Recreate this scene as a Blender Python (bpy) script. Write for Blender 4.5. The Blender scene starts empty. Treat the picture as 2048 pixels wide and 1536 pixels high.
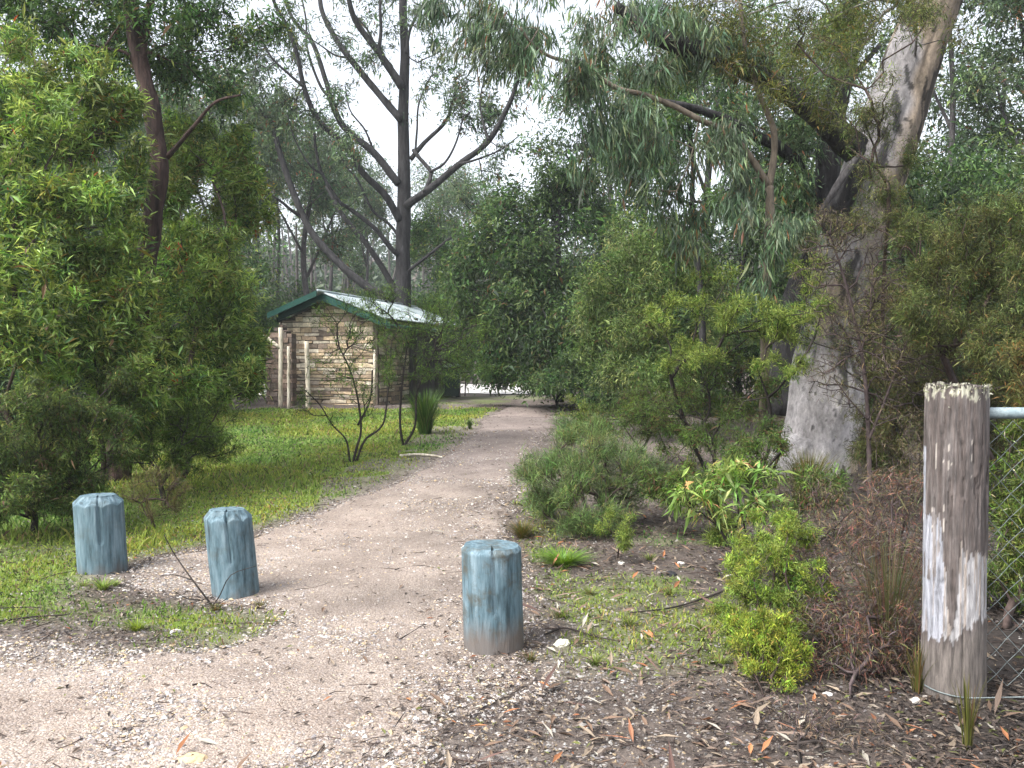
import bpy, math, numpy as np
from mathutils import Vector
RNG = np.random.default_rng(11)
F, HZ, CAMH = 1700.0, 720.0, 1.4
PITCH = math.atan((768 - HZ) / F)
CP, SP = math.cos(PITCH), math.sin(PITCH)
COL = bpy.context.scene.collection

# ------------------------------------------------------------------ noise / terrain
def _h(ix, iy, iz, seed):
    n = (ix.astype(np.int64) * 374761393 + iy.astype(np.int64) * 668265263 + iz.astype(np.int64) * 2147483647 + seed * 974711) & 0xFFFFFFFF
    n = ((n ^ (n >> 13)) * 1274126177) & 0xFFFFFFFF
    n = n ^ (n >> 16)
    return (n & 0xFFFFFF) / float(0xFFFFFF)
def vn(x, y, z=0.0, seed=0):
    x, y, z = np.broadcast_arrays(np.asarray(x, float), np.asarray(y, float), np.asarray(z, float))
    ix, iy, iz = np.floor(x), np.floor(y), np.floor(z)
    fx, fy, fz = x - ix, y - iy, z - iz
    fx, fy, fz = [t * t * (3 - 2 * t) for t in (fx, fy, fz)]
    r = 0
    for a in (0, 1):
        for b in (0, 1):
            for c in (0, 1):
                w = (fx if a else 1 - fx) * (fy if b else 1 - fy) * (fz if c else 1 - fz)
                r = r + w * _h(ix + a, iy + b, iz + c, seed)
    return r * 2 - 1
def fbm(x, y, z=0.0, seed=0, o=3):
    r, a = 0, 1.0
    for i in range(o):
        r = r + a * vn(np.asarray(x) * 2 ** i, np.asarray(y) * 2 ** i, np.asarray(z) * 2 ** i, seed + i)
        a *= .5
    return r / 1.75
def sstep(a, b, x):
    t = np.clip((x - a) / (b - a), 0, 1)
    return t * t * (3 - 2 * t)
def hgt(x, y):
    x = np.asarray(x, float); y = np.asarray(y, float)
    h = .30 * sstep(7, 20, y) - .12 * sstep(23, 30, y)
    h = h + 16 * sstep(48, 130, y) + 5 * sstep(18, 60, np.abs(x))
    h = h + .10 * fbm(x / 3.1, y / 3.1, 0, 3) * sstep(3, 9, y) + .018 * fbm(x / .55, y / .55, 0, 9)
    h = h + .05 * sstep(1.0, 3.0, x) * sstep(3, 5, y)
    return h
def ray(x, y):
    cx, cz = (x - 1024) / F, -(y - 768) / F
    return cx, CP + cz * SP, -SP + cz * CP
def P(x, y, d):
    rx, ry, rz = ray(x, y); t = d / ry
    return np.array([rx * t, d, CAMH + rz * t])
def G(x, y):
    rx, ry, rz = ray(x, y); t = 1.5
    for _ in range(4000):
        if CAMH + rz * t <= float(hgt(rx * t, ry * t)): break
        t += .01
    return np.array([rx * t, ry * t, float(hgt(rx * t, ry * t))])

# ------------------------------------------------------------------ materials
def mat(name, fn):
    m = bpy.data.materials.new(name); m.use_nodes = True
    nt = m.node_tree; nt.nodes.clear()
    out = nt.nodes.new('ShaderNodeOutputMaterial')
    fn(nt, out); return m
def N(nt, t, **kw):
    n = nt.nodes.new(t)
    for k, v in kw.items():
        if k.startswith('i_'):
            key = k[2:].replace('_', ' ')
            n.inputs[key].default_value = v
        else: setattr(n, k, v)
    return n
def L(nt, a, ao, b, bi): nt.links.new(a.outputs[ao], b.inputs[bi])
def leaf_mat(name, rough=.45, trans=.3, spec=.35):
    def fn(nt, out):
        at = N(nt, 'ShaderNodeAttribute', attribute_name='col')
        p = N(nt, 'ShaderNodeBsdfPrincipled', i_Roughness=rough)
        p.inputs['Specular IOR Level'].default_value = spec
        L(nt, at, 'Color', p, 'Base Color')
        if trans > 0:
            tr = N(nt, 'ShaderNodeBsdfTranslucent')
            hs = N(nt, 'ShaderNodeHueSaturation', i_Hue=.49, i_Saturation=1.08, i_Value=1.4)
            L(nt, at, 'Color', hs, 'Color'); L(nt, hs, 'Color', tr, 'Color')
            mx = N(nt, 'ShaderNodeMixShader'); mx.inputs[0].default_value = trans
            L(nt, p, 0, mx, 1); L(nt, tr, 0, mx, 2); L(nt, mx, 0, out, 'Surface')
        else: L(nt, p, 0, out, 'Surface')
    return mat(name, fn)
def rough_mat(name, c1, c2, c3=None, scale=(1, 1, 1), ns=6.0, bump=.3, rough=.85, bs=30.0, dist=.01, vor=False, useattr=False, spec=.3):
    """layered noise colour with bump, object coordinates"""
    def fn(nt, out):
        tc = N(nt, 'ShaderNodeTexCoord'); mp = N(nt, 'ShaderNodeMapping'); mp.inputs['Scale'].default_value = scale
        L(nt, tc, 'Object', mp, 'Vector')
        n1 = N(nt, 'ShaderNodeTexNoise', i_Scale=ns, i_Detail=8.0, i_Roughness=.65); L(nt, mp, 0, n1, 'Vector')
        cr = N(nt, 'ShaderNodeValToRGB'); e = cr.color_ramp.elements
        e[0].position, e[1].position = .36, .62
        e[0].color, e[1].color = (*c1, 1), (*c2, 1)
        if c3:
            x = cr.color_ramp.elements.new(.74); x.color = (*c3, 1)
        L(nt, n1, 'Fac', cr, 'Fac')
        n2 = N(nt, 'ShaderNodeTexNoise', i_Scale=bs, i_Detail=6.0, i_Roughness=.7); L(nt, mp, 0, n2, 'Vector')
        mul = N(nt, 'ShaderNodeMapRange'); mul.inputs['From Min'].default_value = .3; mul.inputs['From Max'].default_value = .7
        mul.inputs['To Min'].default_value = .62; mul.inputs['To Max'].default_value = 1.3
        L(nt, n2, 'Fac', mul, 'Value')
        mm = N(nt, 'ShaderNodeVectorMath', operation='MULTIPLY'); L(nt, cr, 'Color', mm, 0); L(nt, mul, 0, mm, 1)
        src = mm
        if useattr:
            at = N(nt, 'ShaderNodeAttribute', attribute_name='col')
            m2 = N(nt, 'ShaderNodeVectorMath', operation='MULTIPLY'); L(nt, mm, 0, m2, 0); L(nt, at, 'Color', m2, 1); src = m2
        p = N(nt, 'ShaderNodeBsdfPrincipled', i_Roughness=rough); p.inputs['Specular IOR Level'].default_value = spec
        L(nt, src, 0, p, 'Base Color')
        b = N(nt, 'ShaderNodeBump', i_Strength=bump, i_Distance=dist)
        ad = N(nt, 'ShaderNodeMath', operation='ADD'); L(nt, n1, 'Fac', ad, 0); L(nt, n2, 'Fac', ad, 1)
        L(nt, ad, 0, b, 'Height'); L(nt, b, 0, p, 'Normal'); L(nt, p, 0, out, 'Surface')
    return mat(name, fn)

M = {}
M['leaf'] = leaf_mat('leaf_surface', .46, .40, .3)
M['leaf_gum'] = leaf_mat('gum_leaf_surface', .45, .28, .3)
M['needle'] = leaf_mat('needle_leaf_surface', .6, .32, .15)
M['grass'] = leaf_mat('grass_surface', .5, .3, .25)
M['litter'] = leaf_mat('dry_leaf_surface', .75, 0, .2)
M['stone'] = leaf_mat('pebble_surface', .7, 0, .3)
M['bark_dark'] = rough_mat('dark_bark', (.012, .011, .011), (.040, .038, .039), (.085, .08, .082), (1, 1, .22), 9, .8, .9, 26, .03)
M['bark_red'] = rough_mat('reddish_bark', (.018, .012, .010), (.085, .052, .044), (.17, .125, .11), (1, 1, .12), 14, .9, .9, 30, .03)
M['bark_grey'] = rough_mat('grey_bark', (.03, .028, .028), (.085, .078, .078), (.16, .15, .145), (1, 1, .3), 6, .6, .9, 24, .02)
M['bark_pale'] = rough_mat('pale_smooth_bark', (.12, .115, .112), (.235, .225, .225), (.38, .37, .37), (1, 1, .5), 4.5, .8, .85, 26, .03, useattr=True)
M['bark_tan'] = rough_mat('tan_bark', (.085, .068, .052), (.20, .165, .125), None, (1, 1, .3), 5, .4, .8, 20, .01)
M['twig'] = rough_mat('twig_bark', (.030, .020, .016), (.075, .052, .045), None, (1, 1, 1), 9, .2, .9, 20, .003)
M['twig_purple'] = rough_mat('dead_twig_bark', (.03, .021, .020), (.075, .055, .055), (.14, .115, .11), (1, 1, 1), 9, .2, .9, 20, .003)
M['twig_black'] = rough_mat('black_twig_bark', (.014, .012, .011), (.045, .035, .03), None, (1, 1, 1), 9, .2, .9, 20, .003)
M['sandstone'] = rough_mat('sandstone_block', (.55, .55, .55), (.95, .95, .95), (1.2, 1.2, 1.2), (1, 1, 1), 4, .7, .9, 22, .02, useattr=True)
M['mortar'] = rough_mat('mortar', (.05, .04, .032), (.13, .105, .08), None, (1, 1, 1), 6, .5, .95, 30, .01)
M['green_paint'] = rough_mat('green_painted_timber', (.006, .040, .030), (.010, .058, .045), None, (1, 1, 1), 3, .1, .45, 30, .003)
M['cream_paint'] = rough_mat('cream_weathered_timber', (.36, .31, .23), (.62, .57, .47), None, (1, 1, .2), 10, .3, .7, 40, .004)
M['shade_dark_timber'] = rough_mat('shade_dark_timber', (.02, .016, .013), (.05, .04, .035), None, (1, 1, .2), 9, .4, .8, 30, .004)
M['galv'] = rough_mat('galvanised_steel', (.17, .225, .245), (.27, .335, .355), None, (1, 1, 1), 12, .05, .38, 60, .001)
M['wire'] = rough_mat('galvanised_wire', (.09, .11, .11), (.20, .23, .23), None, (1, 1, 1), 12, .05, .45, 60, .001)
M['bin'] = rough_mat('dark_green_plastic', (.012, .028, .024), (.02, .04, .034), None, (1, 1, 1), 5, .05, .5, 30, .001)
M['bin_lid'] = rough_mat('pale_plastic_lid', (.2, .24, .26), (.32, .36, .38), None, (1, 1, 1), 5, .05, .5, 30, .001)
M['gravel_base'] = rough_mat('gravel_path_surface', (.18, .15, .135), (.40, .345, .315), (.56, .50, .45), (1, 1, 1), 5, .5, .9, 70, .012, useattr=True)
def gravel_fn(nt, out):
    tc = N(nt, 'ShaderNodeTexCoord'); at = N(nt, 'ShaderNodeAttribute', attribute_name='col'); prev = None; hsum = None
    wv = N(nt, 'ShaderNodeTexNoise', i_Scale=30.0, i_Detail=3.0); L(nt, tc, 'Object', wv, 'Vector')
    wm = N(nt, 'ShaderNodeVectorMath', operation='MULTIPLY_ADD'); wm.inputs[1].default_value = (.02, .02, .02); L(nt, wv, 'Color', wm, 0); L(nt, tc, 'Object', wm, 2)
    for sc_, lo in ((95.0, .55), (190.0, .7)):
        v = N(nt, 'ShaderNodeTexVoronoi', i_Scale=sc_); L(nt, wm, 0, v, 'Vector')
        sp = N(nt, 'ShaderNodeSeparateColor'); L(nt, v, 'Color', sp, 0)
        cr = N(nt, 'ShaderNodeValToRGB'); e = cr.color_ramp.elements
        e[0].position, e[0].color = 0, (.34, .28, .25, 1); e[1].position, e[1].color = 1, (1.35, 1.28, 1.18, 1)
        for ps, cc in ((.25, (.75, .66, .58, 1)), (.6, (.95, .90, .85, 1)), (.8, (.85, .84, .88, 1))):
            x = e.new(ps); x.color = cc
        L(nt, sp, 0, cr, 0)
        dm = N(nt, 'ShaderNodeMapRange'); dm.inputs['From Min'].default_value = .2; dm.inputs['From Max'].default_value = .75; dm.inputs['To Min'].default_value = 1.08; dm.inputs['To Max'].default_value = lo
        L(nt, v, 'Distance', dm, 'Value')
        mm = N(nt, 'ShaderNodeVectorMath', operation='MULTIPLY'); L(nt, cr, 'Color', mm, 0); L(nt, dm, 0, mm, 1)
        if prev is None: prev, hsum = mm, dm
        else:
            m2 = N(nt, 'ShaderNodeMixRGB'); m2.inputs['Fac'].default_value = .45; L(nt, prev, 0, m2, 'Color1'); L(nt, mm, 0, m2, 'Color2'); prev = m2
    n1 = N(nt, 'ShaderNodeTexNoise', i_Scale=2.2, i_Detail=6.0, i_Roughness=.6); L(nt, tc, 'Object', n1, 'Vector')
    cr = N(nt, 'ShaderNodeValToRGB'); e = cr.color_ramp.elements; e[0].position, e[0].color = .35, (.30, .262, .235, 1); e[1].position, e[1].color = .66, (.46, .415, .375, 1); L(nt, n1, 'Fac', cr, 'Fac')
    a = N(nt, 'ShaderNodeVectorMath', operation='MULTIPLY'); L(nt, prev, 0, a, 0); L(nt, cr, 'Color', a, 1)
    b = N(nt, 'ShaderNodeVectorMath', operation='MULTIPLY'); L(nt, a, 0, b, 0); L(nt, at, 'Color', b, 1)
    p = N(nt, 'ShaderNodeBsdfPrincipled', i_Roughness=.85); L(nt, b, 0, p, 'Base Color')
    bp_ = N(nt, 'ShaderNodeBump', i_Strength=.8, i_Distance=.008); L(nt, hsum, 0, bp_, 'Height'); L(nt, bp_, 0, p, 'Normal'); L(nt, p, 0, out, 'Surface')
M['gravel_base'] = mat('gravel_path_surface', gravel_fn)
M['road'] = rough_mat('pale_road_surface', (.6, .57, .53), (.75, .72, .68), None, (1, 1, 1), 2, .2, .9, 20, .01)
M['soil'] = rough_mat('soil_surface', (.75, .75, .75), (1.15, 1.15, 1.15), (1.5, 1.5, 1.5), (1, 1, 1), 7, .8, .95, 60, .015, useattr=True)
M['roof'] = rough_mat('galvanised_roof_sheet', (.20, .245, .255), (.38, .43, .44), None, (1, 1, 1), 1.5, .05, .35, 20, .002)

# painted bollard: blue-grey paint over timber, streaks, dirty foot
def bollard_fn(dirt, grime, seed=0):
    def fn(nt, out):
        tc = N(nt, 'ShaderNodeTexCoord'); mp = N(nt, 'ShaderNodeMapping'); mp.inputs['Scale'].default_value = (1, 1, (.12, .09, .16, .13)[seed % 4]); mp.inputs['Location'].default_value = (seed * 3.7, seed * 1.3, seed * .7)
        L(nt, tc, 'Object', mp, 'Vector')
        n1 = N(nt, 'ShaderNodeTexNoise', i_Scale=34.0, i_Detail=8.0, i_Roughness=.65); L(nt, mp, 0, n1, 'Vector')
        cr = N(nt, 'ShaderNodeValToRGB'); e = cr.color_ramp.elements
        e[0].position, e[0].color = .33, (.030, .052, .062, 1)
        e[1].position, e[1].color = .70, (.19, .262, .30, 1)
        x = cr.color_ramp.elements.new(.47); x.color = (.090, .148, .178, 1)
        L(nt, n1, 'Fac', cr, 'Fac')
        n3 = N(nt, 'ShaderNodeTexNoise', i_Scale=7.0, i_Detail=6.0, i_Roughness=.7); L(nt, tc, 'Object', n3, 'Vector')
        gm = N(nt, 'ShaderNodeMapRange'); gm.inputs['From Min'].default_value = .5; gm.inputs['From Max'].default_value = .66
        gm.inputs['To Max'].default_value = grime; L(nt, n3, 'Fac', gm, 'Value')
        mx0 = N(nt, 'ShaderNodeMixRGB'); mx0.inputs['Color2'].default_value = (.07, .072, .06, 1)
        L(nt, gm, 0, mx0, 'Fac'); L(nt, cr, 'Color', mx0, 'Color1')
        sx = N(nt, 'ShaderNodeSeparateXYZ'); L(nt, tc, 'Object', sx, 0)
        n2 = N(nt, 'ShaderNodeTexNoise', i_Scale=14.0, i_Detail=5.0); L(nt, mp, 0, n2, 'Vector')
        ma = N(nt, 'ShaderNodeMath', operation='MULTIPLY_ADD'); ma.inputs[1].default_value = .22; L(nt, n2, 'Fac', ma, 0); L(nt, sx, 'Z', ma, 2)
        mr = N(nt, 'ShaderNodeMapRange'); mr.inputs['From Min'].default_value = .10 + dirt; mr.inputs['From Max'].default_value = .10 + dirt + .12
        mr.inputs['To Min'].default_value = .85; mr.inputs['To Max'].default_value = 0; L(nt, ma, 0, mr, 'Value')
        mx = N(nt, 'ShaderNodeMixRGB'); mx.inputs['Color2'].default_value = (.13, .105, .09, 1)
        L(nt, mr, 0, mx, 'Fac'); L(nt, mx0, 'Color', mx, 'Color1')
        p = N(nt, 'ShaderNodeBsdfPrincipled', i_Roughness=.7); p.inputs['Specular IOR Level'].default_value = .3
        L(nt, mx, 'Color', p, 'Base Color')
        b = N(nt, 'ShaderNodeBump', i_Strength=.7, i_Distance=.012); L(nt, n1, 'Fac', b, 'Height'); L(nt, b, 0, p, 'Normal')
        L(nt, p, 0, out, 'Surface')
    return fn
# weathered timber post: brown upper, bleached patch with dark tongue, grey foot
def post_fn(nt, out):
    at = N(nt, 'ShaderNodeAttribute', attribute_name='col')
    tc = N(nt, 'ShaderNodeTexCoord'); mp = N(nt, 'ShaderNodeMapping'); mp.inputs['Scale'].default_value = (1, 1, .13)
    L(nt, tc, 'Object', mp, 'Vector')
    n1 = N(nt, 'ShaderNodeTexNoise', i_Scale=60.0, i_Detail=8.0, i_Roughness=.7); L(nt, mp, 0, n1, 'Vector')
    mr = N(nt, 'ShaderNodeMapRange'); mr.inputs['From Min'].default_value = .32; mr.inputs['From Max'].default_value = .7
    mr.inputs['To Min'].default_value = .4; mr.inputs['To Max'].default_value = 1.6; L(nt, n1, 'Fac', mr, 'Value')
    mm = N(nt, 'ShaderNodeVectorMath', operation='MULTIPLY'); L(nt, at, 'Color', mm, 0); L(nt, mr, 0, mm, 1)
    p = N(nt, 'ShaderNodeBsdfPrincipled', i_Roughness=.85); L(nt, mm, 0, p, 'Base Color')
    b = N(nt, 'ShaderNodeBump', i_Strength=.8, i_Distance=.012); L(nt, n1, 'Fac', b, 'Height'); L(nt, b, 0, p, 'Normal')
    L(nt, p, 0, out, 'Surface')
M['post'] = mat('weathered_post_timber', post_fn)

# ------------------------------------------------------------------ mesh helpers
def mesh(name, V, parts, m, parent=None, smooth=False, col=None):
    """parts: list of (M,n) face index arrays"""
    V = np.ascontiguousarray(V, np.float32)
    me = bpy.data.meshes.new(name)
    me.vertices.add(len(V)); me.vertices.foreach_set('co', V.ravel())
    parts = [np.asarray(p, np.int32) for p in parts if len(p)]
    loops = np.concatenate([p.ravel() for p in parts])
    cnt = np.concatenate([np.full(len(p), p.shape[1], np.int32) for p in parts])
    st = np.concatenate([[0], np.cumsum(cnt)[:-1]]).astype(np.int32)
    me.loops.add(len(loops)); me.loops.foreach_set('vertex_index', loops)
    me.polygons.add(len(cnt)); me.polygons.foreach_set('loop_start', st)
    me.polygons.foreach_set('use_smooth', np.full(len(cnt), bool(smooth)))
    if col is not None:
        a = me.attributes.new('col', 'FLOAT_COLOR', 'POINT')
        c = np.ones((len(V), 4), np.float32); c[:, :3] = np.broadcast_to(col, (len(V), 3))
        a.data.foreach_set('color', c.ravel())
    me.update(calc_edges=True); me.validate()
    me.materials.append(m)
    o = bpy.data.objects.new(name, me); COL.objects.link(o)
    if parent is not None: o.parent = parent
    return o
def thing(name, label, cat, loc=(0, 0, 0), group=None):
    o = bpy.data.objects.new(name, None); COL.objects.link(o)
    o.location = loc; o['label'] = label; o['category'] = cat; o.empty_display_size = .2
    if group: o['group'] = group
    return o
def part(name, V, faces, m, t, **kw):
    loc = np.array(t.location); return mesh(name, np.asarray(V) - loc, faces, m, t, **kw)
def cat(lst):
    """join [(V,[faces..],col?)...]"""
    Vs, Fs, off, Cs = [], {}, 0, []
    for it in lst:
        V, fs = it[0], it[1]
        for f in fs:
            if len(f): Fs.setdefault(np.shape(f)[1], []).append(np.asarray(f) + off)
        off += len(V); Vs.append(V)
        Cs.append(np.broadcast_to(it[2] if len(it) > 2 else (1, 1, 1), (len(V), 3)))
    return np.concatenate(Vs), [np.concatenate(v) for v in Fs.values()], np.concatenate(Cs)
def box(c, s, rz=0, jit=0):
    a = np.array([[x, y, z] for z in (-1, 1) for y in (-1, 1) for x in (-1, 1)], float) * np.array(s) / 2
    if jit: a += RNG.normal(0, jit, a.shape)
    if rz:
        cz, sz = math.cos(rz), math.sin(rz)
        a = np.stack([a[:, 0] * cz - a[:, 1] * sz, a[:, 0] * sz + a[:, 1] * cz, a[:, 2]], 1)
    f = np.array([[0, 2, 3, 1], [4, 5, 7, 6], [0, 1, 5, 4], [2, 6, 7, 3], [0, 4, 6, 2], [1, 3, 7, 5]])
    return a + np.array(c), [f]
def unit(v): return v / np.maximum(np.linalg.norm(v, axis=-1, keepdims=True), 1e-9)
def spline(pts, n):
    pts = np.asarray(pts, float); k = len(pts)
    q = np.vstack([2 * pts[0] - pts[1], pts, 2 * pts[-1] - pts[-2]])
    t = np.linspace(0, k - 1, n); i = np.minimum(t.astype(int), k - 2); u = (t - i)[:, None]
    a, b, c, d = q[i], q[i + 1], q[i + 2], q[i + 3]
    return .5 * (2 * b + (c - a) * u + (2 * a - 5 * b + 4 * c - d) * u ** 2 + (3 * b - a - 3 * c + d) * u ** 3)
def sweep(pts, rad, sides=10, rough=.0, seed=0, nf=3.0, cap=True, stretch=.35):
    pts = np.asarray(pts); rad = np.asarray(rad); n = len(pts)
    T = unit(np.gradient(pts, axis=0))
    ref = np.array([0, 1., 0]) if abs(T[0][1]) < .9 else np.array([1., 0, 0])
    U = np.zeros_like(pts); u = ref - T[0] * (ref @ T[0])
    for i in range(n):
        u = u - T[i] * (u @ T[i]); u = u / np.linalg.norm(u); U[i] = u
    W = np.cross(T, U)
    th = np.linspace(0, 2 * np.pi, sides, endpoint=False)
    r = np.repeat(rad[:, None], sides, 1)
    if rough:
        s = np.concatenate([[0], np.cumsum(np.linalg.norm(np.diff(pts, axis=0), axis=1))])
        r = r * (1 + rough * fbm(np.cos(th)[None] * nf + 10, np.sin(th)[None] * nf + 10, s[:, None] / np.mean(rad) * stretch, seed))
    V = pts[:, None] + U[:, None] * (np.cos(th) * r)[..., None] + W[:, None] * (np.sin(th) * r)[..., None]
    V = V.reshape(-1, 3)
    i = np.arange(n - 1)[:, None] * sides; j = np.arange(sides)[None]; j2 = (j + 1) % sides
    f = np.stack([i + j, i + j2, i + sides + j2, i + sides + j], -1).reshape(-1, 4)
    fs = [f]
    if cap:
        V = np.vstack([V, pts[-1:], pts[:1]]); k = len(V) - 2; jj = np.arange(sides)
        b = (n - 1) * sides
        fs.append(np.concatenate([np.stack([b + jj, b + (jj + 1) % sides, np.full(sides, k)], 1), np.stack([(jj + 1) % sides, jj, np.full(sides, k + 1)], 1)]))
    return V, fs
def edges_tubes(A, B, ra, rb, sides=3):
    D = unit(B - A); ref = np.where(np.abs(D[:, 2:3]) > .9, np.array([[1., 0, 0]]), np.array([[0, 0, 1.]]))
    U = unit(np.cross(D, ref)); W = np.cross(D, U); n = len(A)
    th = np.linspace(0, 2 * np.pi, sides, endpoint=False)
    ring = U[:, None] * np.cos(th)[None, :, None] + W[:, None] * np.sin(th)[None, :, None]
    V = np.concatenate([A[:, None] + ring * ra[:, None, None], B[:, None] + ring * rb[:, None, None]], 1).reshape(-1, 3)
    i = np.arange(n)[:, None] * 2 * sides; j = np.arange(sides)[None]; j2 = (j + 1) % sides
    return V, [np.stack([i + j, i + j2, i + sides + j2, i + sides + j], -1).reshape(-1, 4)]
def leaf_quads(pos, d, Ln, Wd, fold=.25, droop=.15, tiltup=1.0, rng=RNG):
    n = len(pos); d = unit(d)
    nrm = unit(np.array([[0, 0, tiltup]]) + rng.normal(0, .55, (n, 3)))
    side = unit(np.cross(d, nrm)); nn = np.cross(side, d)
    Ln = Ln[:, None]; Wd = Wd[:, None]
    mid = pos + d * Ln * .42
    V = np.stack([pos, mid + side * Wd / 2 + nn * fold * Wd, pos + d * Ln - np.array([[0, 0, 1]]) * Ln * droop, mid - side * Wd / 2 + nn * fold * Wd], 1).reshape(-1, 3)
    return V, np.arange(n * 4).reshape(-1, 4)
def grow(nodes, plen, tips, seg=.15, alpha=.35, wob=.06, arc=.0, rng=RNG):
    nodes = np.asarray(nodes, float); n = len(nodes)
    cap = n + 64; pts = np.zeros((cap, 3)); pts[:n] = nodes; pl = np.zeros(cap); pl[:n] = plen
    par = np.full(cap, -1)
    d0 = np.array([np.min(((nodes - t) ** 2).sum(1)) for t in tips]); tipidx = []
    for ti in np.argsort(d0 + rng.uniform(0, .1, len(tips)) * d0.max()):
        t = tips[ti]; dd = np.sqrt(((pts[:n] - t) ** 2).sum(1)); j = int(np.argmin(dd + alpha * pl[:n]))
        D = dd[j]; m = max(1, int(math.ceil(D / seg)))
        if n + m > cap:
            k = cap; cap = cap * 2 + m; pts = np.vstack([pts, np.zeros((cap - k, 3))]); pl = np.r_[pl, np.zeros(cap - k)]; par = np.r_[par, np.full(cap - k, -1)]
        a = pts[j].copy(); off = rng.normal(0, wob * D, 3); prev = j
        for q in range(1, m + 1):
            u = q / m; p = a + (t - a) * u + off * math.sin(math.pi * u); p[2] += arc * D * math.sin(math.pi * u)
            if q < m: p = p + rng.normal(0, wob * .25 * seg, 3)
            pts[n] = p; par[n] = prev; pl[n] = pl[prev] + D / m; prev = n; n += 1
        tipidx.append(n - 1)
    return pts[:n], par[:n], np.array(tipidx)
def radii(par, n0, r0, rmax, e=.45):
    c = np.zeros(len(par)); haschild = np.zeros(len(par), bool)
    for i in range(len(par) - 1, n0 - 1, -1):
        if c[i] == 0: c[i] = 1
        if par[i] >= 0: c[par[i]] += c[i]
    return np.minimum(r0 * np.maximum(c, 1) ** e, rmax), c
def blob_tips(blobs, clump=.35, rng=RNG):
    """blobs: (x,y,rx,ry,d,n[,rd]) in photo measure -> real-world ellipsoids"""
    out = []
    for b in blobs:
        x, y, rx, ry, d, n = b[:6]
        c = P(x, y, d); sx, sz = rx * d / F, ry * d / F; sy = b[6] if len(b) > 6 else sx * .8
        k = max(3, n // 11)
        u = unit(rng.normal(0, 1, (k, 3))) * rng.uniform(.25, 1, (k, 1)) ** (1 / 2.2)
        q = u[rng.integers(0, k, n)] + rng.normal(0, clump * .55, (n, 3))
        r = np.linalg.norm(q, axis=1, keepdims=True); q = np.where(r > 1.12, q / r * 1.12, q)
        out.append(c + q * np.array([sx, sy, sz]))
    t = np.concatenate(out)
    g = hgt(t[:, 0], t[:, 1]); t[:, 2] = np.maximum(t[:, 2], g + .03)
    return t
# leaf kinds: per tip count, length range, width ratio, droop dir weight, spread, offset sigma, palette, material
GREEN_W = [((.122, .178, .036), 4), ((.086, .134, .030), 5), ((.205, .262, .072), 3.6), ((.26, .34, .13), 1.0), ((.030, .065, .018), 2.6), ((.21, .16, .04), .25), ((.20, .055, .02), .07)]  # palest green puts the leaf highlights into the colour
GUM = [((.055, .092, .038), 4), ((.080, .120, .060), 3), ((.028, .048, .022), 3), ((.11, .15, .055), .8), ((.14, .07, .03), .3)]
GUM2 = [((.035, .075, .020), 4), ((.060, .11, .03), 3), ((.018, .038, .012), 3), ((.13, .17, .04), .7)]
DARK = [((.032, .060, .020), 4), ((.050, .085, .028), 3), ((.095, .14, .045), 1.6), ((.016, .03, .012), 2)]
MID = [((.10, .145, .045), 4), ((.065, .10, .030), 3), ((.17, .21, .075), 2), ((.035, .065, .018), 2)]
OLIVE = [((.075, .092, .028), 4), ((.052, .068, .022), 4), ((.125, .14, .048), 1.8), ((.024, .03, .013), 3), ((.12, .065, .025), .2)]
FERN = [((.115, .155, .034), 4), ((.175, .215, .050), 2.8), ((.045, .09, .016), 2)]
YEL = [((.17, .215, .03), 4), ((.24, .265, .045), 2), ((.08, .12, .02), 4), ((.20, .16, .04), .8)]
HEATH = [((.050, .095, .026), 4), ((.085, .15, .036), 3), ((.025, .045, .015), 3), ((.12, .13, .03), .7)]
def KIND(n, Lr, wr, droop=0, spread=1.0, off=.05, pal=GREEN_W, m='leaf', fold=.25, ld=.15, back=.5, up=1.0):
    return dict(n=n, L=Lr, w=wr, droop=droop, spread=spread, off=off, pal=pal, m=m, fold=fold, ld=ld, back=back, up=up)
def foliage(pts, par, tipidx, kd, rng=RNG):
    k = kd['n']; idx = np.repeat(tipidx, k); n = len(idx)
    B = pts[idx]; A = pts[np.maximum(par[idx], 0)]; d = unit(B - A)
    t = rng.uniform(-kd['back'], 1, n)[:, None]
    tone = rng.normal(1.05, .22, len(tipidx))[np.repeat(np.arange(len(tipidx)), k)]
    pos = A + (B - A) * (1 - np.abs(t) * kd['back']) + rng.normal(0, kd['off'], (n, 3))
    dirs = unit(d * .6 + rng.normal(0, kd['spread'] * .6, (n, 3)) + np.array([0, 0, -1]) * kd['droop'])
    Ln = rng.uniform(*kd['L'], n) * rng.lognormal(-.03, .25, n); Wd = Ln * kd['w'] * rng.uniform(.7, 1.25, n)
    V, f = leaf_quads(pos, dirs, Ln, Wd, kd['fold'], kd['ld'], kd['up'], rng)
    w = np.array([p[1] for p in kd['pal']], float); c = np.array([p[0] for p in kd['pal']])
    i0 = rng.choice(len(w), n, p=w / w.sum()); i1 = np.repeat(rng.choice(len(w), len(tipidx), p=w / w.sum()), k)
    i0 = np.where(rng.uniform(0, 1, n) < .42, i1, i0); ci = c[i0] * (rng.uniform(1.0, 1.7, n) * tone)[:, None]
    if len(c) > 3: ci = ci * np.repeat(rng.normal(1, .09, (len(tipidx), 3)), k, 0)
    dead = rng.uniform(0, 1, n) < .012; ci[dead] = np.array([.16, .10, .05])
    return V, f, np.repeat(ci, 4, 0)
def limb_sweep(pxs, w0=None, n=None, sides=10, rough=.12, seed=0):
    """pxs: list (x,y,d,widthpx) -> world points + radii"""
    pts = np.array([P(p[0], p[1], p[2]) for p in pxs]); r = np.array([p[3] * p[2] / F / 2 for p in pxs])
    n = n or max(8, int(len(pxs) * 6)); q = spline(np.c_[pts, r], n)
    return q[:, :3], np.maximum(q[:, 3], .003)
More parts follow.
